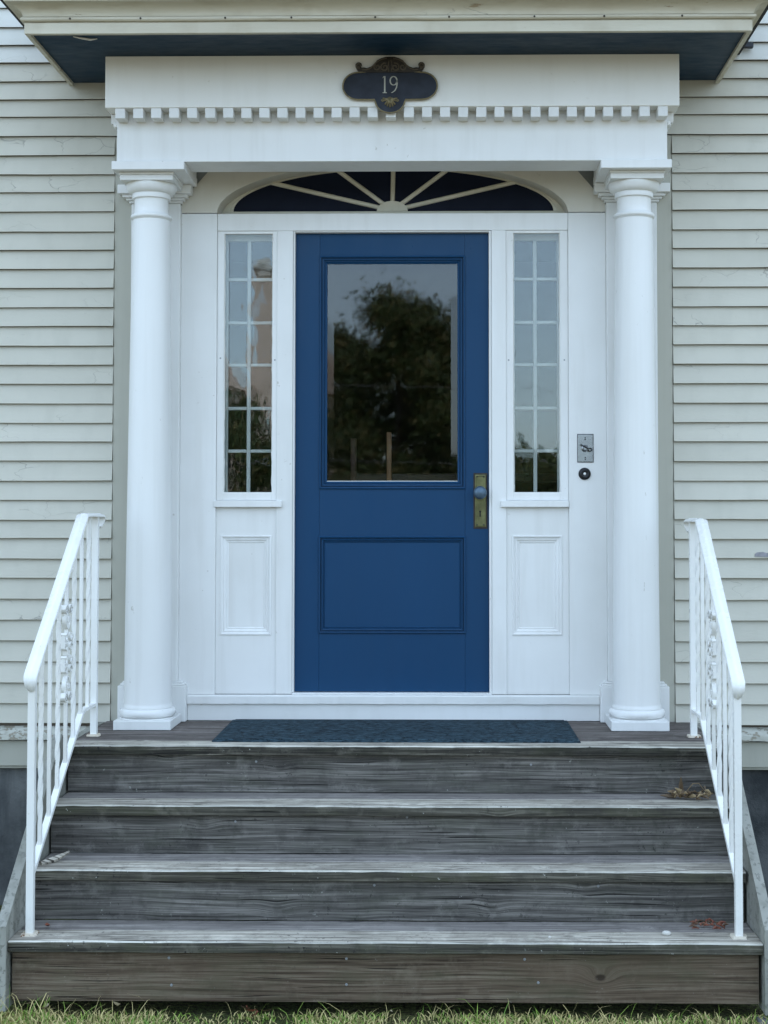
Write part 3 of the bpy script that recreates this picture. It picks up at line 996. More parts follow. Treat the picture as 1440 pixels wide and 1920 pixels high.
extrude_poly(bm, hub, 0.112, 0.1275)
obj('hub', bm, M['fanframe'], fan)
angs = []
for tx, tz in ((0.600, 3.497), (0.262, 3.556), (0.0, 3.566), (-0.272, 3.556), (-0.600, 3.497)):
    angs.append((tx, tz))
for tx, tz in angs:
    d = Vector((tx - HXc, 0, tz - (HZc + 0.005)))
    L = d.length; d.normalize(); sd = Vector((-d.z, 0, d.x))
    s0 = Vector((HXc, 0, HZc + 0.005)) + d * 0.045
    e0 = Vector((HXc, 0, HZc + 0.005)) + d * min(L, 0.66)
    bm = bmesh.new()
    prof2 = [(-0.011, 0.1262), (-0.009, 0.119), (-0.003, 0.1145), (0.003, 0.1145), (0.009, 0.119), (0.011, 0.1262)]
    ra = [bm.verts.new((s0.x + sd.x * w, y, s0.z + sd.z * w)) for w, y in prof2]
    rb = [bm.verts.new((e0.x + sd.x * w, y, e0.z + sd.z * w)) for w, y in prof2]
    for k in range(5): bm.faces.new((ra[k], ra[k + 1], rb[k + 1], rb[k]))
    obj('muntin', bm, M['fanframe'], fan)
# six navy panes between the spokes
cuts = [math.atan2(tz - HZc, tx - HXc) for tx, tz in angs]
cuts = [0.0] + cuts + [math.pi]
for a0, a1 in zip(cuts, cuts[1:]):
    pts = []
    for k in range(13):
        a = a0 + (a1 - a0) * k / 12
        dx, dz = math.cos(a), math.sin(a)
        # distance to a slightly larger ellipse
        A = (dx / (gh + 0.01)) ** 2 + (dz / (gr + 0.008)) ** 2
        B = 2 * HXc * dx / (gh + 0.01) ** 2
        C = (HXc / (gh + 0.01)) ** 2 - 1
        r = (-B + math.sqrt(B * B - 4 * A * C)) / (2 * A)
        pts.append((HXc + dx * r, HZc + dz * r))
    inner = [(HXc + 0.06 * math.cos(a0 + (a1 - a0) * k / 4), HZc + 0.035 * math.sin(a0 + (a1 - a0) * k / 4)) for k in range(4, -1, -1)]
    bm = bmesh.new(); extrude_poly(bm, pts + inner, 0.1275, 0.1310)
    obj('pane', bm, M['fan'], fan)

# ------------------------------------------------------------------ door
door = thing('front_door', 'deep blue front door with large bevelled glass and one lower panel', 'door', (-0.002, 0.05, 1.012))
DX0, DX1, DZ0, DZ1 = -0.4695, 0.4655, 1.0135, 3.2285
Yd, Yb = 0.048, 0.093
GX0, GX1, GZ0, GZ1 = -0.353, 0.351, 1.988, 3.118
LX0, LX1, LZ0, LZ1 = -0.3545, 0.353, 1.294, 1.7585
for x0, x1 in ((DX0, GX0), (GX1, DX1)):
    bbox('stile', M['blue'], door, x0, x1, Yd, Yb, DZ0, DZ1, bev=0.0012)
for z0, z1 in ((GZ1, DZ1), (LZ1, GZ0), (DZ0, LZ0)):
    bbox('rail', M['blue'], door, GX0 + 0.0005, GX1 - 0.0005, Yd + 0.0006, Yb, z0, z1, bev=0.0012)
DP = [(-0.002, 0.0488), (-0.001, 0.0425), (0.003, 0.0395), (0.007, 0.0410), (0.0085, 0.0520), (0.0125, 0.0525), (0.0145, 0.0435), (0.019, 0.0445), (0.0215, 0.0545), (0.0255, 0.0545), (0.027, 0.0510), (0.031, 0.0560), (0.036, 0.0600)]
bm = bmesh.new(); ring_mould(bm, GX0, GX1, GZ0, GZ1, DP); obj('glazing_moulding', bm, M['blue'], door)
bm = bmesh.new(); ring_mould(bm, LX0, LX1, LZ0, LZ1, DP[:-1]); obj('panel_moulding', bm, M['blue'], door)
bm = bmesh.new(); box(bm, LX0 + 0.028, LX1 - 0.028, 0.0545, 0.075, LZ0 + 0.028, LZ1 - 0.028); obj('panel', bm, M['blue'], door)
# bevelled glass
gx0, gx1, gz0, gz1 = GX0 + 0.035, GX1 - 0.035, GZ0 + 0.035, GZ1 - 0.035
bm = bmesh.new()
ring_mould(bm, gx0, gx1, gz0, gz1, [(0.0, 0.0628), (0.033, 0.0612)])
vs = [bm.verts.new(p) for p in ((gx0 + 0.033, 0.0612, gz0 + 0.033), (gx1 - 0.033, 0.0612, gz0 + 0.033), (gx1 - 0.033, 0.0612, gz1 - 0.033), (gx0 + 0.033, 0.0612, gz1 - 0.033))]
bm.faces.new(vs)
vb = [bm.verts.new(p) for p in ((gx0, 0.0665, gz0), (gx1, 0.0665, gz0), (gx1, 0.0665, gz1), (gx0, 0.0665, gz1))]
bm.faces.new(vb[::-1])
bmesh.ops.remove_doubles(bm, verts=bm.verts, dist=1e-6)
obj('glass_pane', bm, M['glass'], door)
bm = bmesh.new(); box(bm, gx0, gx1, 0.0598, 0.0625, gz0 - 0.001, gz0 + 0.0035, bev=0.001); obj('glint_strip', bm, M['white_old'], door)  # pale strip standing in for the glint along the glass's lower edge
# escutcheon and knob
bm = bmesh.new(); box(bm, 0.3915, 0.459, 0.0448, 0.0485, 1.7955, 2.0635, bev=0.001); esc = obj('escutcheon', bm, M['bronze'], door)
bm = bmesh.new(); ring_mould(bm, 0.3985, 0.4515, 1.8035, 2.056, [(0.0, 0.0448), (0.001, 0.0405), (0.006, 0.0395), (0.009, 0.0415)])
bm.faces.new([bm.verts.new(p) for p in ((0.4075, 0.0415, 1.8125), (0.4425, 0.0415, 1.8125), (0.4425, 0.0415, 2.047), (0.4075, 0.0415, 2.047))])
obj('face_plate', bm, M['brass'], esc)
for x in (0.4085, 0.4415):
    for z in (1.8135, 2.046):
        bm = bmesh.new(); lathe(bm, x, 0, [(0.0, 0.0385), (0.003, 0.0388), (0.0042, 0.0412)], 10, 'Y', z); obj('screw', bm, M['darkmetal'], esc)
bm = bmesh.new()
kp = [(0.0052 * math.cos(R(-60) + R(300) * k / 14), 1.8775 + 0.0052 * math.sin(R(-60) + R(300) * k / 14)) for k in range(15)]
kp = [(0.4235 + x, z) for x, z in kp] + [(0.4235 - 0.0032, 1.853), (0.4235 + 0.0032, 1.853)]
extrude_poly(bm, kp, 0.0404, 0.0420); obj('keyhole', bm, M['black'], esc)
bm = bmesh.new()
kz, kx = 1.968, 0.4225
lathe(bm, kx, 0, [(0.016, 0.0412), (0.016, 0.034), (0.010, 0.031), (0.0095, 0.012), (0.013, 0.008), (0.024, 0.004), (0.0305, -0.003), (0.032, -0.010), (0.030, -0.018), (0.024, -0.0245), (0.014, -0.0285), (0.0, -0.030)], 40, 'Y', kz)
obj('knob', bm, M['knob'], door, smooth=50)

# ------------------------------------------------------------------ bell plate and push button
bp = thing('bell_turn_plate', 'small rectangular mirror steel plate with turn key on the white side board', 'switch plate', (0.926, 0, 2.18))
bm = bmesh.new(); box(bm, 0.8895, 0.9635, -0.004, -0.0005, 2.1150, 2.2465, bev=0.0015); obj('plate', bm, M['steel'], bp)
bm = bmesh.new(); box(bm, 0.8875, 0.9655, -0.0025, -0.0003, 2.1125, 2.2495); obj('backing_plate', bm, M['darkmetal'], bp)
bm = bmesh.new(); lathe(bm, 0.9245, 0, [(0.018, -0.004), (0.017, -0.009), (0.012, -0.012), (0.008, -0.018), (0.0, -0.018)], 24, 'Y', 2.180); obj('boss', bm, M['steel'], bp, smooth=40)
bm = bmesh.new()
tube(bm, [(0.902, -0.019, 2.199), (0.92, -0.021, 2.187), (0.938, -0.021, 2.178)], 0.0028, 8)
ringp = [(0.947 + 0.010 * math.cos(2 * math.pi * k / 16), -0.021, 2.173 + 0.007 * math.sin(2 * math.pi * k / 16)) for k in range(17)]
tube(bm, ringp, 0.0024, 6)
obj('turn_key', bm, M['darkmetal'], bp)
for z in (2.1275, 2.136, 2.2225, 2.231):
    bm = bmesh.new(); lathe(bm, 0.9255, 0, [(0.0, -0.0056), (0.0028, -0.0054), (0.0034, -0.0039)], 10, 'Y', z); obj('screw', bm, M['darkmetal'], bp)
db = thing('doorbell', 'round dark doorbell with pearl push button below steel plate', 'doorbell', (0.9225, 0, 2.058))
bm = bmesh.new(); lathe(bm, 0.9225, 0, [(0.0295, -0.0005), (0.029, -0.006), (0.024, -0.0105), (0.017, -0.0125), (0.013, -0.010), (0.0, -0.010)], 32, 'Y', 2.058); obj('bezel', bm, M['darkmetal'], db, smooth=45)
bm = bmesh.new(); lathe(bm, 0.9225, 0, [(0.0065, -0.010), (0.0062, -0.0135), (0.0035, -0.0155), (0.0, -0.016)], 20, 'Y', 2.058); obj('push_button', bm, M['button'], db, smooth=45)

# ------------------------------------------------------------------ house number plaque
pq = thing('house_number_plaque', 'dark navy oval plaque reading 19 with scroll crest and shell', 'plaque', (0.0065, -0.431, 3.81))
px = 0.0065
out = []
# right half of the outline from the bottom lobe upward, then mirrored
half = []
for k in range(0, 9):
    a = -math.pi / 2 + (math.pi / 2 - 0.12) * k / 8
    half.append((0.0665 * math.cos(a), 3.737 + 0.0555 * math.sin(a)))
half += [(0.0705, 3.7425), (0.13, 3.7425)]
for k in range(0, 17):
    a = -math.pi / 2 + math.pi * k / 16
    half.append((0.145 + 0.0695 * math.cos(a), 3.8048 + 0.0623 * math.sin(a)))
half += [(0.12, 3.8690), (0.08, 3.8725), (0.03, 3.874)]
out = half + [(-x, z) for x, z in half[::-1]]
out = [(px + x, z) for x, z in out]
bm = bmesh.new(); extrude_poly(bm, out, -0.4435, -0.4308); obj('plate', bm, M['plaque'], pq)
bm = bmesh.new()
path = [(x, -0.4445, z) for x, z in out] + [(out[0][0], -0.4445, out[0][1])]
tube(bm, path, 0.0036, 6); obj('rim', bm, M['gold'], pq, smooth=True)
# crest backing
cr = [(0.0, 3.9375), (0.02, 3.937), (0.04, 3.931), (0.058, 3.922), (0.072, 3.905), (0.086, 3.893), (0.105, 3.886), (0.118, 3.889), (0.128, 3.888),
      (0.133, 3.896), (0.128, 3.902), (0.131, 3.909), (0.140, 3.913), (0.150, 3.911), (0.157, 3.903), (0.157, 3.893), (0.150, 3.880), (0.140, 3.870), (0.10, 3.866), (0.0, 3.866)]
crp = [(px + x, z) for x, z in cr] + [(px - x, z) for x, z in cr[::-1][1:-1]]
bm = bmesh.new(); extrude_poly(bm, crp, -0.4480, -0.4310)
crest = obj('crest', bm, M['bronze'], pq)
def spiral(cx, cz, r0, r1, a0, turns, y, sx=1, n=26):
    pts = []
    for k in range(n + 1):
        t = k / n
        r = r0 + (r1 - r0) * t
        a = a0 + turns * 2 * math.pi * t
        pts.append((px + sx * (cx + r * math.cos(a)), y, cz + r * math.sin(a)))
    return pts
for s in (1, -1):
    bm = bmesh.new()
    tube(bm, spiral(0.024, 3.889, 0.020, 0.004, R(110), -1.4, -0.4495, s), 0.0036, 6)
    tube(bm, spiral(0.058, 3.890, 0.016, 0.004, R(60), -1.3, -0.4495, s), 0.0032, 6)
    tube(bm, spiral(0.141, 3.897, 0.013, 0.004, R(250), 1.2, -0.4495, s), 0.0032, 6)
    tube(bm, [(px + s * x, -0.4495, z) for x, z in ((0.128, 3.879), (0.11, 3.877), (0.09, 3.884), (0.075, 3.898), (0.06, 3.914), (0.04, 3.925), (0.015, 3.931))], 0.003, 6)
    tube(bm, [(px + s * x, -0.4495, z) for x, z in ((0.006, 3.87), (0.010, 3.89), (0.007, 3.91), (0.003, 3.93))], 0.0028, 6)
    obj('scroll', bm, plain('worn_bronze_edge', (0.13, 0.105, 0.075), 0.5, 0.4, 0.3, 50), crest, smooth=True)
# shell
for k in range(-4, 5):
    a = R(90 + k * 19)
    L = 0.041 - abs(k) * 0.0022
    x0, z0 = px - 0.0, 3.7475
    tip = (x0 - math.cos(a) * L * (1.0 if abs(k) < 4 else 1.05), z0 - math.sin(a) * L + (0.0 if abs(k) < 3 else 0.008))
    mid = (x0 - math.cos(a) * L * 0.45, z0 - math.sin(a) * L * 0.35)
    bm = bmesh.new()
    tube(bm, [(x0, -0.4445, z0 + 0.006), (mid[0], -0.446, mid[1]), (tip[0], -0.4445, tip[1])], 0.003, 6, [0.0022, 0.0036, 0.0044])
    obj('shell_rib', bm, M['gold'], pq, smooth=True)
for s in (1, -1):
    bm = bmesh.new(); tube(bm, spiral(0.034, 3.737, 0.006, 0.002, 0, 1.2, -0.4445, s, 14), 0.002, 5); obj('rosette', bm, M['gold'], pq, smooth=True)
# numerals
def stroke(bm, pts, ws, y0=-0.4462, y1=-0.4436):
    prev = None
    P = [Vector((a, b)) for a, b in pts]
    for i, p in enumerate(P):
        d = (P[min(i + 1, len(P) - 1)] - P[max(i - 1, 0)]).normalized()
        nrm = Vector((-d.y, d.x)) * ws[i] / 2
        cur = [bm.verts.new(q) for q in ((p.x + nrm.x, y0, p.y + nrm.y), (p.x - nrm.x, y0, p.y - nrm.y), (p.x - nrm.x, y1, p.y - nrm.y), (p.x + nrm.x, y1, p.y + nrm.y))]
        if prev:
            for k in range(4): bm.faces.new((prev[k], prev[(k + 1) % 4], cur[(k + 1) % 4], cur[k]))
        prev = cur
bm = bmesh.new()
nx = -0.0175
stroke(bm, [(nx, 3.849), (nx, 3.775)], [0.0062, 0.0066])
stroke(bm, [(nx - 0.0032, 3.8485), (nx - 0.0095, 3.8405)], [0.004, 0.0015])
stroke(bm, [(nx - 0.0095, 3.7735), (nx + 0.0095, 3.7735)], [0.0035, 0.0035])
obj('numeral_one', bm, M['silver'], pq)
bm = bmesh.new()
pts, ws = [], []
c9x, c9z = 0.0225, 3.828
for k in range(29):
    a = R(-10) + 2 * math.pi * k / 28
    pts.append((c9x + 0.0155 * math.cos(a), c9z + 0.0195 * math.sin(a))); ws.append(0.0032 + 0.0030 * abs(math.cos(a)))
stroke(bm, pts, ws)
stroke(bm, [(c9x + 0.0155, c9z + 0.002), (c9x + 0.0162, 3.815), (c9x + 0.0135, 3.798), (c9x + 0.006, 3.783), (c9x - 0.006, 3.774), (c9x - 0.0105, 3.7735)], [0.0062, 0.006, 0.0055, 0.0045, 0.0035, 0.002])
obj('numeral_nine', bm, M['silver'], pq)

# ------------------------------------------------------------------ wooden steps
steps = thing('wooden_steps', 'weathered grey wooden porch steps with four risers and worn treads', 'steps', (0.03, -0.8, 0))
SX0, SX1 = -1.358, 1.418


def plank(name, x0, x1, y0, y1, z0, z1, mats, seed, wear=0.0015, front_mi=None):
    bm = bmesh.new()
    n = 56
    rows = []
    for i in range(n + 1):
        x = x0 + (x1 - x0) * i / n
        a = wear * (mnoise.noise((x * 3, seed, 0)) + 0.5 * mnoise.noise((x * 14, seed, 5)))
        b = wear * (mnoise.noise((x * 2.4, seed, 11)) + 0.6 * mnoise.noise((x * 18, seed, 15)))
        c = wear * (mnoise.noise((x * 2.1, seed, 21)) + 0.4 * mnoise.noise((x * 11, seed, 25)))
        r = 0.0045 + 0.002 * mnoise.noise((x * 21, seed, 31))
        rows.append([bm.verts.new(p) for p in (
            (x, y0 + b, z0 + c + 0.002), (x, y0 + b, z1 - r + a), (x, y0 + r * 0.35 + b, z1 - r * 0.3 + a), (x, y0 + r + b, z1 + a), (x, (y0 + y1) / 2, z1 + a * 0.6 + 0.001),
            (x, y1 - 0.003, z1 + c), (x, y1, z1 - 0.003 + c), (x, y1, z0), (x, y0 + 0.002 + b, z0 + c))])
    m = len(rows[0])
    for a, b in zip(rows, rows[1:]):
        for k in range(m):
            f = bm.faces.new((a[k], a[(k + 1) % m], b[(k + 1) % m], b[k]))
            f.material_index = (1 if k in (0, 7, 8) else 2 if k in (1, 2) else 0) if front_mi else 0
    for row in (rows[0], rows[-1][::-1]):
        f = bm.faces.new(row)
    return obj(name, bm, mats, steps, smooth=40)


def riser(z0, z1, y, m, seed):
    bm = bmesh.new()
    n = 40
    rows = []
    for i in range(n + 1):
        x = SX0 + 0.004 + (SX1 - SX0 - 0.008) * i / n
        a = 0.0018 * mnoise.noise((x * 2, seed, 0)); b = 0.0022 * mnoise.noise((x * 2.6, seed, 7)) + 0.001 * mnoise.noise((x * 20, seed, 9))
        rows.append([bm.verts.new(p) for p in ((x, y + a, z0 + b), (x, y + a * 0.5, (z0 + z1) / 2), (x, y + a, z1), (x, y + 0.03, z1), (x, y + 0.03, z0))])
    for p, q in zip(rows, rows[1:]):
        for k in range(5): bm.faces.new((p[k], p[(k + 1) % 5], q[(k + 1) % 5], q[k]))
    bm.faces.new(rows[0]); bm.faces.new(rows[-1][::-1])
    return obj('riser_board', bm, m, steps)


TZ = [0.283, 0.4815, 0.680, 0.8815]
TY = [-1.528, -1.272, -1.016, -0.76]
TH = 0.041
for k in range(4):
    z, y = TZ[k], TY[k]
    xa, xb = (SX0 - 0.004, SX1 + 0.006) if k == 0 else (SX0 + 0.003, SX1 - 0.003)
    if k < 3:
        plank('tread_board', xa, xb, y, y + 0.150, z - TH, z, [M['tread'], M['nose'], M['arris']], k * 3.1, 0.002, True)
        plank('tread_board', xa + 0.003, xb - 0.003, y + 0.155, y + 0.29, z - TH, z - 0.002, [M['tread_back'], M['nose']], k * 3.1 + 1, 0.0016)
    else:
        plank('tread_board', xa, xb, y, y + 0.142, z - TH, z, [M['tread'], M['nose_top'], M['arris']], k * 3.1, 0.002, True)
        for j in range(5):
            ya = y + 0.147 + j * 0.135
            plank('landing_board', xa, xb, ya, ya + 0.130, z - TH, z - 0.0015, [M['land'], M['nose']], k * 3.1 + 2 + j, 0.0015)
for k in range(4):
    z1 = TZ[k] - TH - 0.001
    z0 = 0.056 if k == 0 else TZ[k - 1] + 0.001
    riser(z0, z1, TY[k] + 0.030, M['riser_low'] if k == 0 else M['riser'], k * 5.3)
# cheek boards at the sides
for x0, x1 in ((-1.402, -1.3645), (1.4265, 1.464)):
    bm = bmesh.new()
    lz = lambda y: 0.338 + 0.785 * (y + 1.545)
    ys = [-1.545, -1.3, -1.05, -0.79]
    top = [(y, lz(y) + random.uniform(-0.003, 0.003)) for y in ys] + [(-0.72, 0.93), (-0.03, 0.935)]
    prof = [(-1.545, 0.03)] + top + [(-0.03, 0.40), (-0.75, 0.40), (-1.40, 0.03)]
    a = [bm.verts.new((x0, y, z)) for y, z in prof]
    b = [bm.verts.new((x1, y, z)) for y, z in prof]
    bm.faces.new(a); bm.faces.new(b[::-1])
    for i in range(len(prof)):
        j = (i + 1) % len(prof)
        bm.faces.new((a[i], b[i], b[j], a[j]))
    # the board behind the railing only rises to the landing
    for v in bm.verts:
        if v.co.y > -0.78 and v.co.z > 0.88: v.co.z = 0.878
    obj('cheek_board', bm, M['cheek'], steps)
# splintered wedge beside the left tread
bm = bmesh.new()
tube(bm, [(-1.335, -1.20, 0.488), (-1.29, -1.15, 0.497), (-1.25, -1.10, 0.512)], 0.012, 5, [0.012, 0.013, 0.005])
obj('wood_splinter', bm, M['tread'], steps)
# nail heads in the risers and treads
for x, z, y in ((-0.77, 0.215, -1.4990), (-0.76, 0.115, -1.4990), (-0.11, 0.215, -1.4990), (-0.11, 0.12, -1.4990), (0.55, 0.215, -1.499), (0.60, 0.13, -1.499),
                (-0.02, 0.42, -1.243), (0.85, 0.42, -1.243), (-0.6, 0.61, -0.987), (0.1, 0.63, -0.987), (-0.55, 0.81, -0.731), (0.62, 0.80, -0.731)):
    bm = bmesh.new(); lathe(bm, x, 0, [(0.0, y - 0.002), (0.004, y - 0.0016), (0.0055, y + 0.001)], 10, 'Y', z); obj('nail_head', bm, plain('zinc_nail', (0.32, 0.33, 0.34), 0.6, 0.4), steps)

# ------------------------------------------------------------------ handrails
def twisted(bm, x, y, z0, z1, w=0.0068, turns=5.0, t0=0.12, t1=0.88):
    n = 90
    rows = []
    for i in range(n + 1):
        t = i / n
        a = math.pi / 4
        if t > t0: a += turns * 2 * math.pi * (min(t, t1) - t0) / (t1 - t0)
        z = z0 + (z1 - z0) * t
        rr = w * 1.414
        rows.append([bm.verts.new((x + rr * math.cos(a + k * math.pi / 2), y + rr * math.sin(a + k * math.pi / 2), z)) for k in range(4)])
    for p, q in zip(rows, rows[1:]):
        for k in range(4): bm.faces.new((p[k], p[(k + 1) % 4], q[(k + 1) % 4], q[k]))


def ribbon(bm, pts, x, w, th):
    """flat bar bent in the YZ plane, standing w wide along X"""
    prev = None
    P = [Vector(p) for p in pts]
    for i, p in enumerate(P):
        d = (P[min(i + 1, len(P) - 1)] - P[max(i - 1, 0)]).normalized()
        nn = Vector((-d.y, d.x)) * (th / 2)
        cur = [bm.verts.new((x + sx * w / 2, p.x + s * nn.x, p.y + s * nn.y)) for sx, s in ((-1, 1), (1, 1), (1, -1), (-1, -1))]
        if prev:
            for k in range(4): bm.faces.new((prev[k], prev[(k + 1) % 4], cur[(k + 1) % 4], cur[k]))
        else:
            bm.faces.new(cur)
        prev = cur
    bm.faces.new(prev[::-1])


def cscroll(y0, z0, sgn, h, w, flip=1):
    """S/C scroll: spiral - stem - spiral ; returns YZ points"""
    pts = []
    for k in range(15):
        t = k / 14
        r = 0.004 + (w * 0.5 - 0.004) * t
        a = R(90) + (1 - t) * 2 * math.pi * 0.9
        pts.append((y0 + sgn * (w * 0.5 + r * math.sin(a) * 1.0), z0 + flip * (h / 2 - w * 0.55 + r * math.cos(a))))
    for k in range(15):
        t = k / 14
        r = 0.004 + (w * 0.5 - 0.004) * (1 - t)
        a = R(90) - t * 2 * math.pi * 0.9
        pts.append((y0 + sgn * (w * 0.5 + r * math.sin(a) * 1.0), z0 + flip * (-h / 2 + w * 0.55 + r * math.cos(a))))
    return pts


def handrail(label, X, dz=0.0):
    rt = thing('stair_handrail', label, 'handrail', (X, -1.45, 0.283), 'iron stair rails')
    yb, yt = -1.445, -0.488
    bend = -0.715
    topz = 1.852 + dz
    slope = 0.793
    zr = lambda y: topz if y > bend else topz - slope * (bend - y)
    # cap rail: moulded profile swept along the bend
    path = [(-0.425, topz - 0.055), (-0.405, topz - 0.035), (-0.402, topz - 0.014), (-0.418, topz - 0.003), (-0.45, topz), (bend + 0.02, topz), (bend - 0.006, topz - 0.003)]
    y = bend - 0.03
    path.append((y, zr(y)))
    yl = yb - 0.012
    path.append((yl, zr(yl)))
    ez = zr(yl)
    path += [(yl - 0.018, ez - 0.018), (yl - 0.024, ez - 0.036), (yl - 0.018, ez - 0.056), (yl - 0.002, ez - 0.072), (yl + 0.010, ez - 0.080)]
    prof = [(-0.026, -0.007), (-0.026, 0.0), (-0.0225, 0.0040), (-0.011, 0.0055), (-0.008, 0.0085), (0.008, 0.0085), (0.011, 0.0055), (0.0225, 0.0040), (0.026, 0.0), (0.026, -0.007)]
    bm = bmesh.new()
    rows = []
    P = [Vector(p) for p in path]
    for i, p in enumerate(P):
        d = (P[min(i + 1, len(P) - 1)] - P[max(i - 1, 0)]).normalized()
        nrm = Vector((d.y, -d.x))
        s = 1.0
        if i >= len(P) - 4: s = (0.94, 0.80, 0.6, 0.42)[i - (len(P) - 4)]
        if i < 3: s = (0.5, 0.75, 0.95)[i]
        rows.append([bm.verts.new((X + w * s, p.x + nrm.x * h, p.y + nrm.y * h)) for w, h in prof])
    for a, b in zip(rows, rows[1:]):
        for k in range(len(prof)):
            j = (k + 1) % len(prof)
            bm.faces.new((a[k], a[j], b[j], b[k]))
    bm.faces.new(rows[0]); bm.faces.new(rows[-1][::-1])
    obj('top_rail', bm, M['rail'], rt, smooth=50)
    # bottom bar
    bz = 1.014 + dz
    bb = -0.705
    bsl = 0.700
    zbar = lambda y: bz if y > bb else bz - bsl * (bb - y)
    bm = bmesh.new()
    rows = []
    for (y, z) in ((yt, bz), (bb + 0.012, bz), (bb - 0.012, zbar(bb - 0.012)), (yb + 0.014, zbar(yb + 0.014))):
        rows.append([bm.verts.new((X + w, y + ky, z + h)) for w, h, ky in ((-0.0125, -0.008, 0.004), (-0.0125, 0.006, -0.004), (0.0125, 0.006, -0.004), (0.0125, -0.008, 0.004))])
    for a, b in zip(rows, rows[1:]):
        for k in range(4): bm.faces.new((a[k], a[(k + 1) % 4], b[(k + 1) % 4], b[k]))
    bm.faces.new(rows[0]); bm.faces.new(rows[-1][::-1])
    obj('bottom_rail', bm, M['rail'], rt)
    for y, z0, z1 in ((yb, TZ[0] + 0.004, zr(yb) - 0.012), (yt, TZ[3] + 0.004, topz - 0.0072)):
        bm = bmesh.new(); box(bm, X - 0.0140, X + 0.0140, y - 0.0140, y + 0.0140, z0, z1, bev=0.002)
        pst = obj('post', bm, M['rail'], rt)
        bm = bmesh.new()
        n = 22
        ra = []
        for k in range(n):
            a = 2 * math.pi * k / n
            q = max(abs(math.cos(a)), abs(math.sin(a)))
            rr = 0.034 / q * (0.86 + 0.16 * mnoise.noise((a * 2, y * 3, X)))
            ra.append((X + rr * math.cos(a), y + rr * math.sin(a)))
        lo = [bm.verts.new((a, b, z0 - 0.0035)) for a, b in ra]
        hi = [bm.verts.new((X + (a - X) * 0.93, y + (b - y) * 0.93, z0 + 0.0045)) for a, b in ra]
        bm.faces.new(lo[::-1]); bm.faces.new(hi)
        for k in range(n): bm.faces.new((lo[k], lo[(k + 1) % n], hi[(k + 1) % n], hi[k]))
        obj('base_plate', bm, M['railbase'], pst)
    sp = (yt - yb) / 8
    for k in range(1, 8):
        y = yb + sp * k
        z0, z1 = zbar(y) - 0.004, zr(y) - 0.006
        bm = bmesh.new()
        if k % 2 == 1: twisted(bm, X, y, z0, z1, 0.0074, 1.9)
        else: box(bm, X - 0.0072, X + 0.0072, y - 0.0072, y + 0.0072, z0, z1, bev=0.001)
        bal = obj('baluster', bm, M['rail'], rt, smooth=30)
        if k == 4:
            cz = 1.285 + dz
            for s in (1, -1):
                for off, h, w, fl in ((0.047, 0.105, 0.050, 1), (-0.047, 0.105, 0.050, -1), (0.180, 0.056, 0.046, 1), (-0.180, 0.056, 0.046, -1)):
                    bm = bmesh.new()
                    ribbon(bm, cscroll(y + s * 0.0085, cz + off, s, h, w, fl), X, 0.024, 0.0065)
                    obj('scroll', bm, M['rail'], bal, smooth=60)
                bm = bmesh.new()
                ribbon(bm, [(y + s * 0.030, cz + 0.150), (y + s * 0.036, cz + 0.135), (y + s * 0.026, cz + 0.115), (y + s * 0.010, cz + 0.098)], X, 0.018, 0.005)
                obj('leaf_tip', bm, M['rail'], bal, smooth=60)
                bm = bmesh.new()
                ribbon(bm, [(y + s * 0.030, cz - 0.150), (y + s * 0.036, cz - 0.135), (y + s * 0.026, cz - 0.115), (y + s * 0.010, cz - 0.098)], X, 0.018, 0.005)
                obj('leaf_tip', bm, M['rail'], bal, smooth=60)
            for cc in (cz + 0.138, cz, cz - 0.138):
                bm = bmesh.new(); box(bm, X - 0.012, X + 0.012, y - 0.0125, y + 0.0125, cc - 0.012, cc + 0.012, bev=0.003)
                obj('collar', bm, M['rail'], bal)
    return rt


handrail('white iron stair rail with scroll ornament at the left end of steps', -1.3045, 0.008)
handrail('white iron stair rail with scroll ornament at the right end of steps', 1.352, -0.014)

# ------------------------------------------------------------------ doormat
bm = bmesh.new()
corners = lambda i, z: [(-0.752 + i, -0.665 + i, z), (0.838 - i, -0.675 + i, z), (0.834 - i, -0.025 - i, z), (-0.758 + i, -0.02 - i, z)]
r0 = [bm.verts.new(p) for p in corners(0, 0.8835)]
r1 = [bm.verts.new(p) for p in corners(0.002, 0.8875)]
r2 = [bm.verts.new(p) for p in corners(0.016, 0.8905)]
r3 = [bm.verts.new(p) for p in corners(0.020, 0.8935)]
for a, b in ((r0, r1), (r1, r2), (r2, r3)):
    for k in range(4): bm.faces.new((a[k], a[(k + 1) % 4], b[(k + 1) % 4], b[k]))
bm.faces.new(r3); bm.faces.new(r0[::-1])
dmat = obj('doormat', bm, M['mat'])
tag(dmat, 'wide dark blue-grey ribbed doormat on the landing before the door', 'doormat')

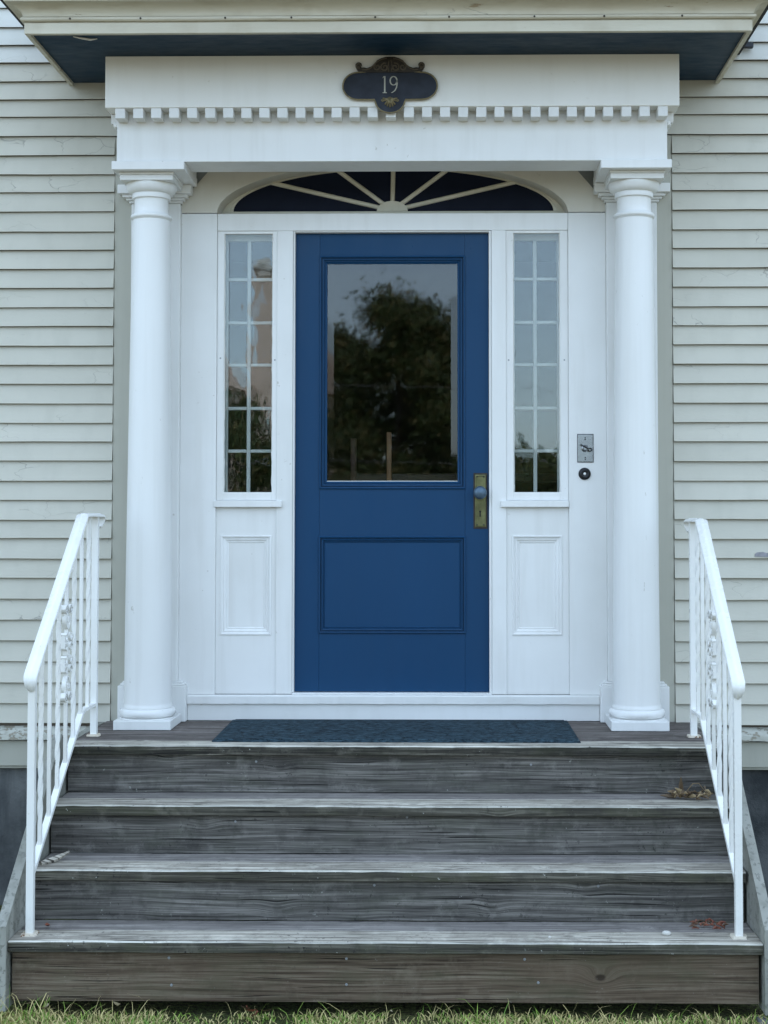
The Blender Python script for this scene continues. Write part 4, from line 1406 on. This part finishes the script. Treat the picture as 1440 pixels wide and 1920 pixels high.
# ------------------------------------------------------------------ grass
def grass(n, x0, x1, y0, y1, hmin, hmax, verts, faces, rng, wmul=1.0):
    for _ in range(n):
        x = rng.uniform(x0, x1); y = rng.uniform(y0, y1)
        dens = mnoise.noise((x * 2.2, y * 2.2, 3)) + 0.5 * mnoise.noise((x * 7, y * 7, 8))
        if dens < -0.35 and rng.random() < 0.75: continue
        if y > -1.515 and -1.42 < x < 1.48 and rng.random() < 0.55: continue
        h = rng.uniform(hmin, hmax) * (0.75 + 0.55 * max(0, dens + 0.3))
        if rng.random() < 0.03: h *= 1.7
        a = rng.uniform(0, 2 * math.pi); la = rng.uniform(0, 2 * math.pi)
        w = rng.uniform(0.0012, 0.0030) * wmul
        ln = h * rng.uniform(0.2, 1.7)
        dx, dy = math.cos(a) * w, math.sin(a) * w
        lx, ly = math.cos(la) * ln, math.sin(la) * ln
        b = len(verts)
        verts += [(x - dx, y - dy, -0.004), (x + dx, y + dy, -0.004),
                  (x + lx * 0.18 - dx * 0.9, y + ly * 0.18 - dy * 0.9, h * 0.45), (x + lx * 0.18 + dx * 0.9, y + ly * 0.18 + dy * 0.9, h * 0.45),
                  (x + lx * 0.55 - dx * 0.6, y + ly * 0.55 - dy * 0.6, h * 0.8), (x + lx * 0.55 + dx * 0.6, y + ly * 0.55 + dy * 0.6, h * 0.8),
                  (x + lx, y + ly, h * rng.uniform(0.8, 1.02))]
        faces += [(b, b + 1, b + 3, b + 2), (b + 2, b + 3, b + 5, b + 4), (b + 4, b + 5, b + 6)]


rng = random.Random(11)
V, F = [], []
grass(22000, -2.4, 2.4, -1.82, -1.49, 0.010, 0.036, V, F, rng)
grass(230, -1.9, 1.75, -1.60, -1.50, 0.05, 0.10, V, F, rng, 0.6)
grass(34, -1.42, -1.2, -1.60, -1.52, 0.05, 0.11, V, F, rng, 0.9)
grass(16000, -3.2, 3.2, -4.0, -1.80, 0.02, 0.06, V, F, rng, 1.5)
me = bpy.data.meshes.new('grass'); me.from_pydata(V, [], F)
go = link('grass', me, M['grass'])
tag(go, 'short ragged green and straw grass along the foot of the steps', 'grass', kind='stuff')

# small clover and weed leaves in the grass
def leaf_cluster(name, label, cat, centre, n, size, m, spread, rng, up=0.5, group=None):
    bm = bmesh.new()
    for _ in range(n):
        c = Vector(centre) + Vector((rng.uniform(-1, 1) * spread[0], rng.uniform(-1, 1) * spread[1], rng.uniform(0, 1) * spread[2]))
        s = size * rng.uniform(0.6, 1.2)
        rot = Matrix.Rotation(rng.uniform(0, 6.28), 3, 'Z') @ Matrix.Rotation(rng.uniform(-up, up) * 1.6, 3, 'X')
        pts = [(-1, 0, 0.15), (-0.4, 0.42, 0), (0.3, 0.45, -0.05), (1, 0, 0.25), (0.3, -0.45, -0.05), (-0.4, -0.42, 0)]
        mid = [bm.verts.new(c + rot @ (Vector(p) * s)) for p in ((-0.35, 0, -0.12), (0.35, 0, -0.15))]
        vs = [bm.verts.new(c + rot @ (Vector(p) * s)) for p in pts]
        for f in ((vs[0], vs[1], mid[0]), (vs[1], vs[2], mid[1], mid[0]), (vs[2], vs[3], mid[1]), (vs[3], vs[4], mid[1]), (vs[4], vs[5], mid[0], mid[1]), (vs[5], vs[0], mid[0])):
            bm.faces.new([f_ for f_ in f])
    o = obj(name, bm, m, smooth=True)
    return tag(o, label, cat, group)


rl = random.Random(5)
leaf_cluster('fallen_leaf', 'pale tan curled leaf in the grass near left rail post', 'leaf', (-1.215, -1.545, 0.05), 1, 0.024, M['tanleaf'], (0, 0, 0), rl, 0.4, 'leaves at the foot of the steps')
leaf_cluster('fallen_leaf', 'pale green upright leaf in grass left of the centre', 'leaf', (-0.955, -1.545, 0.062), 1, 0.020, M['tanleaf'], (0, 0, 0), rl, 0.9, 'leaves at the foot of the steps')
leaf_cluster('fallen_leaf', 'brown crumpled leaves in grass left of middle, against lowest riser', 'leaf', (-0.45, -1.555, 0.035), 5, 0.022, M['redleaf'], (0.05, 0.015, 0.02), rl, 0.8, 'leaves at the foot of the steps')
leaf_cluster('fallen_leaf', 'pale leaf fragment in the grass right below the door', 'leaf', (0.06, -1.56, 0.045), 1, 0.016, M['tanleaf'], (0, 0, 0), rl, 0.7, 'leaves at the foot of the steps')
leaf_cluster('fallen_leaf', 'reddish leaf on the lowest tread beside the left post', 'leaf', (-1.262, -1.36, 0.296), 1, 0.026, M['redleaf'], (0, 0, 0), rl, 0.5, 'leaves lying on the steps')

# dry weed on the second tread from the top, right end
bm = bmesh.new()
rw = random.Random(3)
base = Vector((1.235, -0.82, 0.683))
for (dx, dz, px_) in ((-0.005, 0.095, 0.0), (-0.085, 0.012, -0.02), (0.05, 0.02, 0.03), (-0.03, 0.05, 0.0), (0.012, 0.06, 0.0), (0.11, 0.008, 0.05), (-0.055, 0.03, -0.02), (0.03, 0.035, 0.02)):
    st = base + Vector((px_, -0.02, 0.004))
    en = base + Vector((dx, rw.uniform(-0.10, 0.02), dz))
    md = (st + en) / 2 + Vector((rw.uniform(-0.01, 0.01), 0, rw.uniform(0.0, 0.015)))
    tube(bm, [st, md, en], 0.003, 5, [0.006, 0.0095, 0.002])
tube(bm, [base + Vector((0.02, -0.02, 0.02)), base + Vector((0.05, -0.03, 0.06)), base + Vector((0.075, -0.03, 0.062)), base + Vector((0.10, -0.02, 0.03)), base + Vector((0.125, -0.03, 0.006))], 0.0016, 5)
for _ in range(48):
    c = base + Vector((rw.choice((0.0, -0.01, 0.10, 0.08)) + rw.uniform(-0.03, 0.03), rw.uniform(-0.08, 0.0), rw.uniform(0.002, 0.03)))
    e = c + Vector((rw.uniform(-0.03, 0.03), rw.uniform(-0.02, 0.02), rw.uniform(-0.002, 0.014)))
    tube(bm, [c, (c + e) / 2 + Vector((0, 0, 0.006)), e], 0.003, 4, [0.0015, 0.006, 0.001])
weed = obj('dried_weed', bm, M['dryweed'])
tag(weed, 'dried brown weed stalks at right end of a middle tread', 'weed')
# red needles beside the right post
bm = bmesh.new()
for _ in range(30):
    c = Vector((1.285 + rw.uniform(-0.075, 0.045), -1.33 + rw.uniform(-0.04, 0.05), 0.287 + rw.uniform(0, 0.012)))
    e = c + Vector((rw.uniform(-0.04, 0.04), rw.uniform(-0.02, 0.02), rw.uniform(-0.003, 0.012)))
    tube(bm, [c, (c + e) / 2 + Vector((0, 0, 0.005)), e], 0.003, 4, [0.0012, 0.0048, 0.001])
rn = obj('leaf_litter', bm, M['redleaf'])
tag(rn, 'small heap of red-brown leaf litter beside the right rail post', 'leaves')
# pebbles
def pebble(label, c, r, sc):
    bm = bmesh.new()
    bmesh.ops.create_icosphere(bm, subdivisions=2, radius=r)
    for v in bm.verts:
        v.co = Vector((v.co.x * sc[0], v.co.y * sc[1], v.co.z * sc[2])) * (1 + 0.14 * mnoise.noise(v.co * 60))
        v.co += Vector(c)
    return tag(obj('pebble', bm, M['stone'], smooth=True), label, 'pebble', 'pebbles on the lowest tread')
pebble('white oblong pebble on the lowest tread toward the right', (1.085, -1.425, 0.292), 0.011, (1.6, 1.0, 0.9))
pebble('tiny pale pebble on the lowest tread right of the centre', (0.645, -1.47, 0.2885), 0.0055, (1.1, 1.0, 0.9))

# stone slab at the right foot of the steps
bm = bmesh.new(); box(bm, 1.40, 2.1, -2.1, -1.50, -0.05, 0.014, bev=0.006)
sl = obj('stone_slab', bm, M['concrete']); tag(sl, 'grey stone slab at the right foot of the steps', 'slab')

# ------------------------------------------------------------------ what the glass mirrors: trees, house and wires across the road
def tree(label, x, y, h, cw, ch, n, seed, lean=0.0, leaf=0.105):
    rg = random.Random(seed)
    t = thing('leafy_tree', label, 'tree', (x, y, 0), 'trees across the road')
    bm = bmesh.new()
    tube(bm, [(x, y, -0.1), (x + lean * 0.2, y, h * 0.25), (x + lean * 0.6, y, h * 0.5), (x + lean, y, h * 0.85)], 0.2, 8, [0.24, 0.18, 0.12, 0.03])
    cl = []
    for k in range(26):
        a = rg.uniform(0, 2 * math.pi); u = rg.uniform(-1, 1); q = rg.uniform(0.25, 1.0)
        zz = h - ch / 2 + u * ch * 0.44
        rad = cw / 2 * math.sqrt(max(0.06, 1 - (u * 0.95) ** 2)) * q * (1.0 if u < 0.3 else 0.85)
        c = Vector((x + lean * 0.7 + math.cos(a) * rad, y + math.sin(a) * rad, zz))
        cl.append(c)
        s = Vector((x + lean * 0.4, y, max(h * 0.2, zz - rad * 0.9 - 0.5)))
        tube(bm, [s, (s + c) / 2 + Vector((0, 0, 0.2)), c], 0.05, 5, [0.07, 0.045, 0.015])
    obj('trunk', bm, M['bark'], t)
    V, F = [], []
    for _ in range(n):
        c = rg.choice(cl)
        d = Vector((rg.gauss(0, 1), rg.gauss(0, 1), rg.gauss(0, 0.8))) * (cw * 0.085)
        p = c + d
        if p.z < 0.3: continue
        ax = Vector((rg.gauss(0, 1), rg.gauss(0, 1), rg.gauss(0, 1))).normalized()
        b = ax.orthogonal().normalized(); s = leaf * rg.uniform(0.6, 1.3)
        cc = ax.cross(b)
        i = len(V)
        V += [p - b * s, p + cc * s * 0.5, p + b * s, p - cc * s * 0.5]
        F.append((i, i + 1, i + 2, i + 3))
    o = Vector((x, y, h / 2))
    me = bpy.data.meshes.new('crown'); me.from_pydata([tuple(v - o) for v in V], [], F)
    c = link('crown', me, M['leafgreen'], t); c.location = o - t.location
    return t


tree('broad dark tree mirrored in the middle of the door glass', -1.7, -45, 9.9, 5.8, 8.8, 42000, 21, 0.2)
tree('lower dark tree mirrored at the left edge of the door glass', -4.3, -48, 9.2, 4.6, 8.6, 32000, 22)
tree('slender tree mirrored at the upper right corner of door glass', 1.0, -52, 11.4, 2.6, 6.0, 6500, 23, 0.3)
tree('dense low tree mirrored in the right part of the door glass', 0.6, -47, 7.4, 4.6, 7.0, 30000, 24)
tree('low tree mirrored in the bottom panes of the left sidelight', -4.9, -27, 4.5, 4.0, 4.3, 30000, 25, 0.0, 0.07)
tree('low tree mirrored in the bottom panes of the right sidelight', 5.2, -60, 4.3, 6.4, 4.1, 26000, 26)

rgw = random.Random(77)
V, F = [], []
for k in range(34000):
    x = rgw.uniform(-130, 130)
    top = 6.2 + 1.8 * mnoise.noise((x * 0.07, 0, 0)) + 1.6 * mnoise.noise((x * 0.3, 3, 0)) + 0.7 * mnoise.noise((x * 1.1, 3, 5))
    z = top * (1 - rgw.random() ** 1.6)
    p = Vector((x, -118 + rgw.uniform(-4, 4), z))
    ax = Vector((rgw.gauss(0, 1), rgw.gauss(0, 1), rgw.gauss(0, 1))).normalized()
    b = ax.orthogonal().normalized(); cc = ax.cross(b); q = rgw.uniform(0.4, 0.8)
    i = len(V)
    V += [tuple(p - b * q), tuple(p + cc * q * 0.7), tuple(p + b * q), tuple(p - cc * q * 0.7)]
    F.append((i, i + 1, i + 2, i + 3))
me = bpy.data.meshes.new('far_woods'); me.from_pydata(V, [], F)
fw = link('far_woods', me, M['leafgreen'])
tag(fw, 'distant belt of woods mirrored low in the window glass', 'woods', kind='stuff')

nb = thing('neighbour_house', 'beige house with tall chimney mirrored in the left sidelight', 'house', (-6.5, -33, 0))
bm = bmesh.new(); box(bm, -9.5, -5.25, -34.5, -30.5, 0, 5.2); obj('wall', bm, M['beige'], nb)
bm = bmesh.new()
rp = [(-9.8, 5.1), (-4.95, 5.1), (-7.4, 7.6)]
a = [bm.verts.new((x, -30.2, z)) for x, z in rp]; b = [bm.verts.new((x, -34.8, z)) for x, z in rp]
bm.faces.new(a); bm.faces.new(b[::-1])
for i in range(3): bm.faces.new((a[i], a[(i + 1) % 3], b[(i + 1) % 3], b[i]))
obj('roof', bm, M['beige'], nb)
bm = bmesh.new(); box(bm, -4.95, -4.1, -31.6, -30.9, 0, 8.35, bev=0.02)
chm = obj('chimney', bm, M['beige'], nb)
bm = bmesh.new(); box(bm, -5.02, -4.03, -31.67, -30.83, 8.36, 8.5, bev=0.02); box(bm, -4.75, -4.3, -31.4, -31.1, 8.5, 8.72); obj('chimney_cap', bm, M['white_old'], chm)

for lab, pts in (('upper of the overhead wires mirrored across the door glass', [(-14, -24, 5.4), (-4, -24, 4.72), (6, -24, 4.55), (16, -24, 5.1)]),
                 ('lower of the overhead wires mirrored across the door glass', [(-14, -24, 3.6), (-4, -24, 3.08), (6, -24, 2.95), (16, -24, 3.4)])):
    bm = bmesh.new(); tube(bm, pts, 0.007, 6)
    w = obj('utility_wire', bm, M['wire']); tag(w, lab, 'wire', 'overhead wires across the road')
for x, lab in ((-14, 'wooden utility pole carrying the wires off to the left'), (16, 'wooden utility pole carrying the wires off to the right')):
    bm = bmesh.new(); tube(bm, [(x, -24, -0.2), (x, -24, 8.5)], 0.14, 12, [0.16, 0.11])
    w = obj('utility_pole', bm, M['bark']); tag(w, lab, 'pole', 'utility poles across the road')
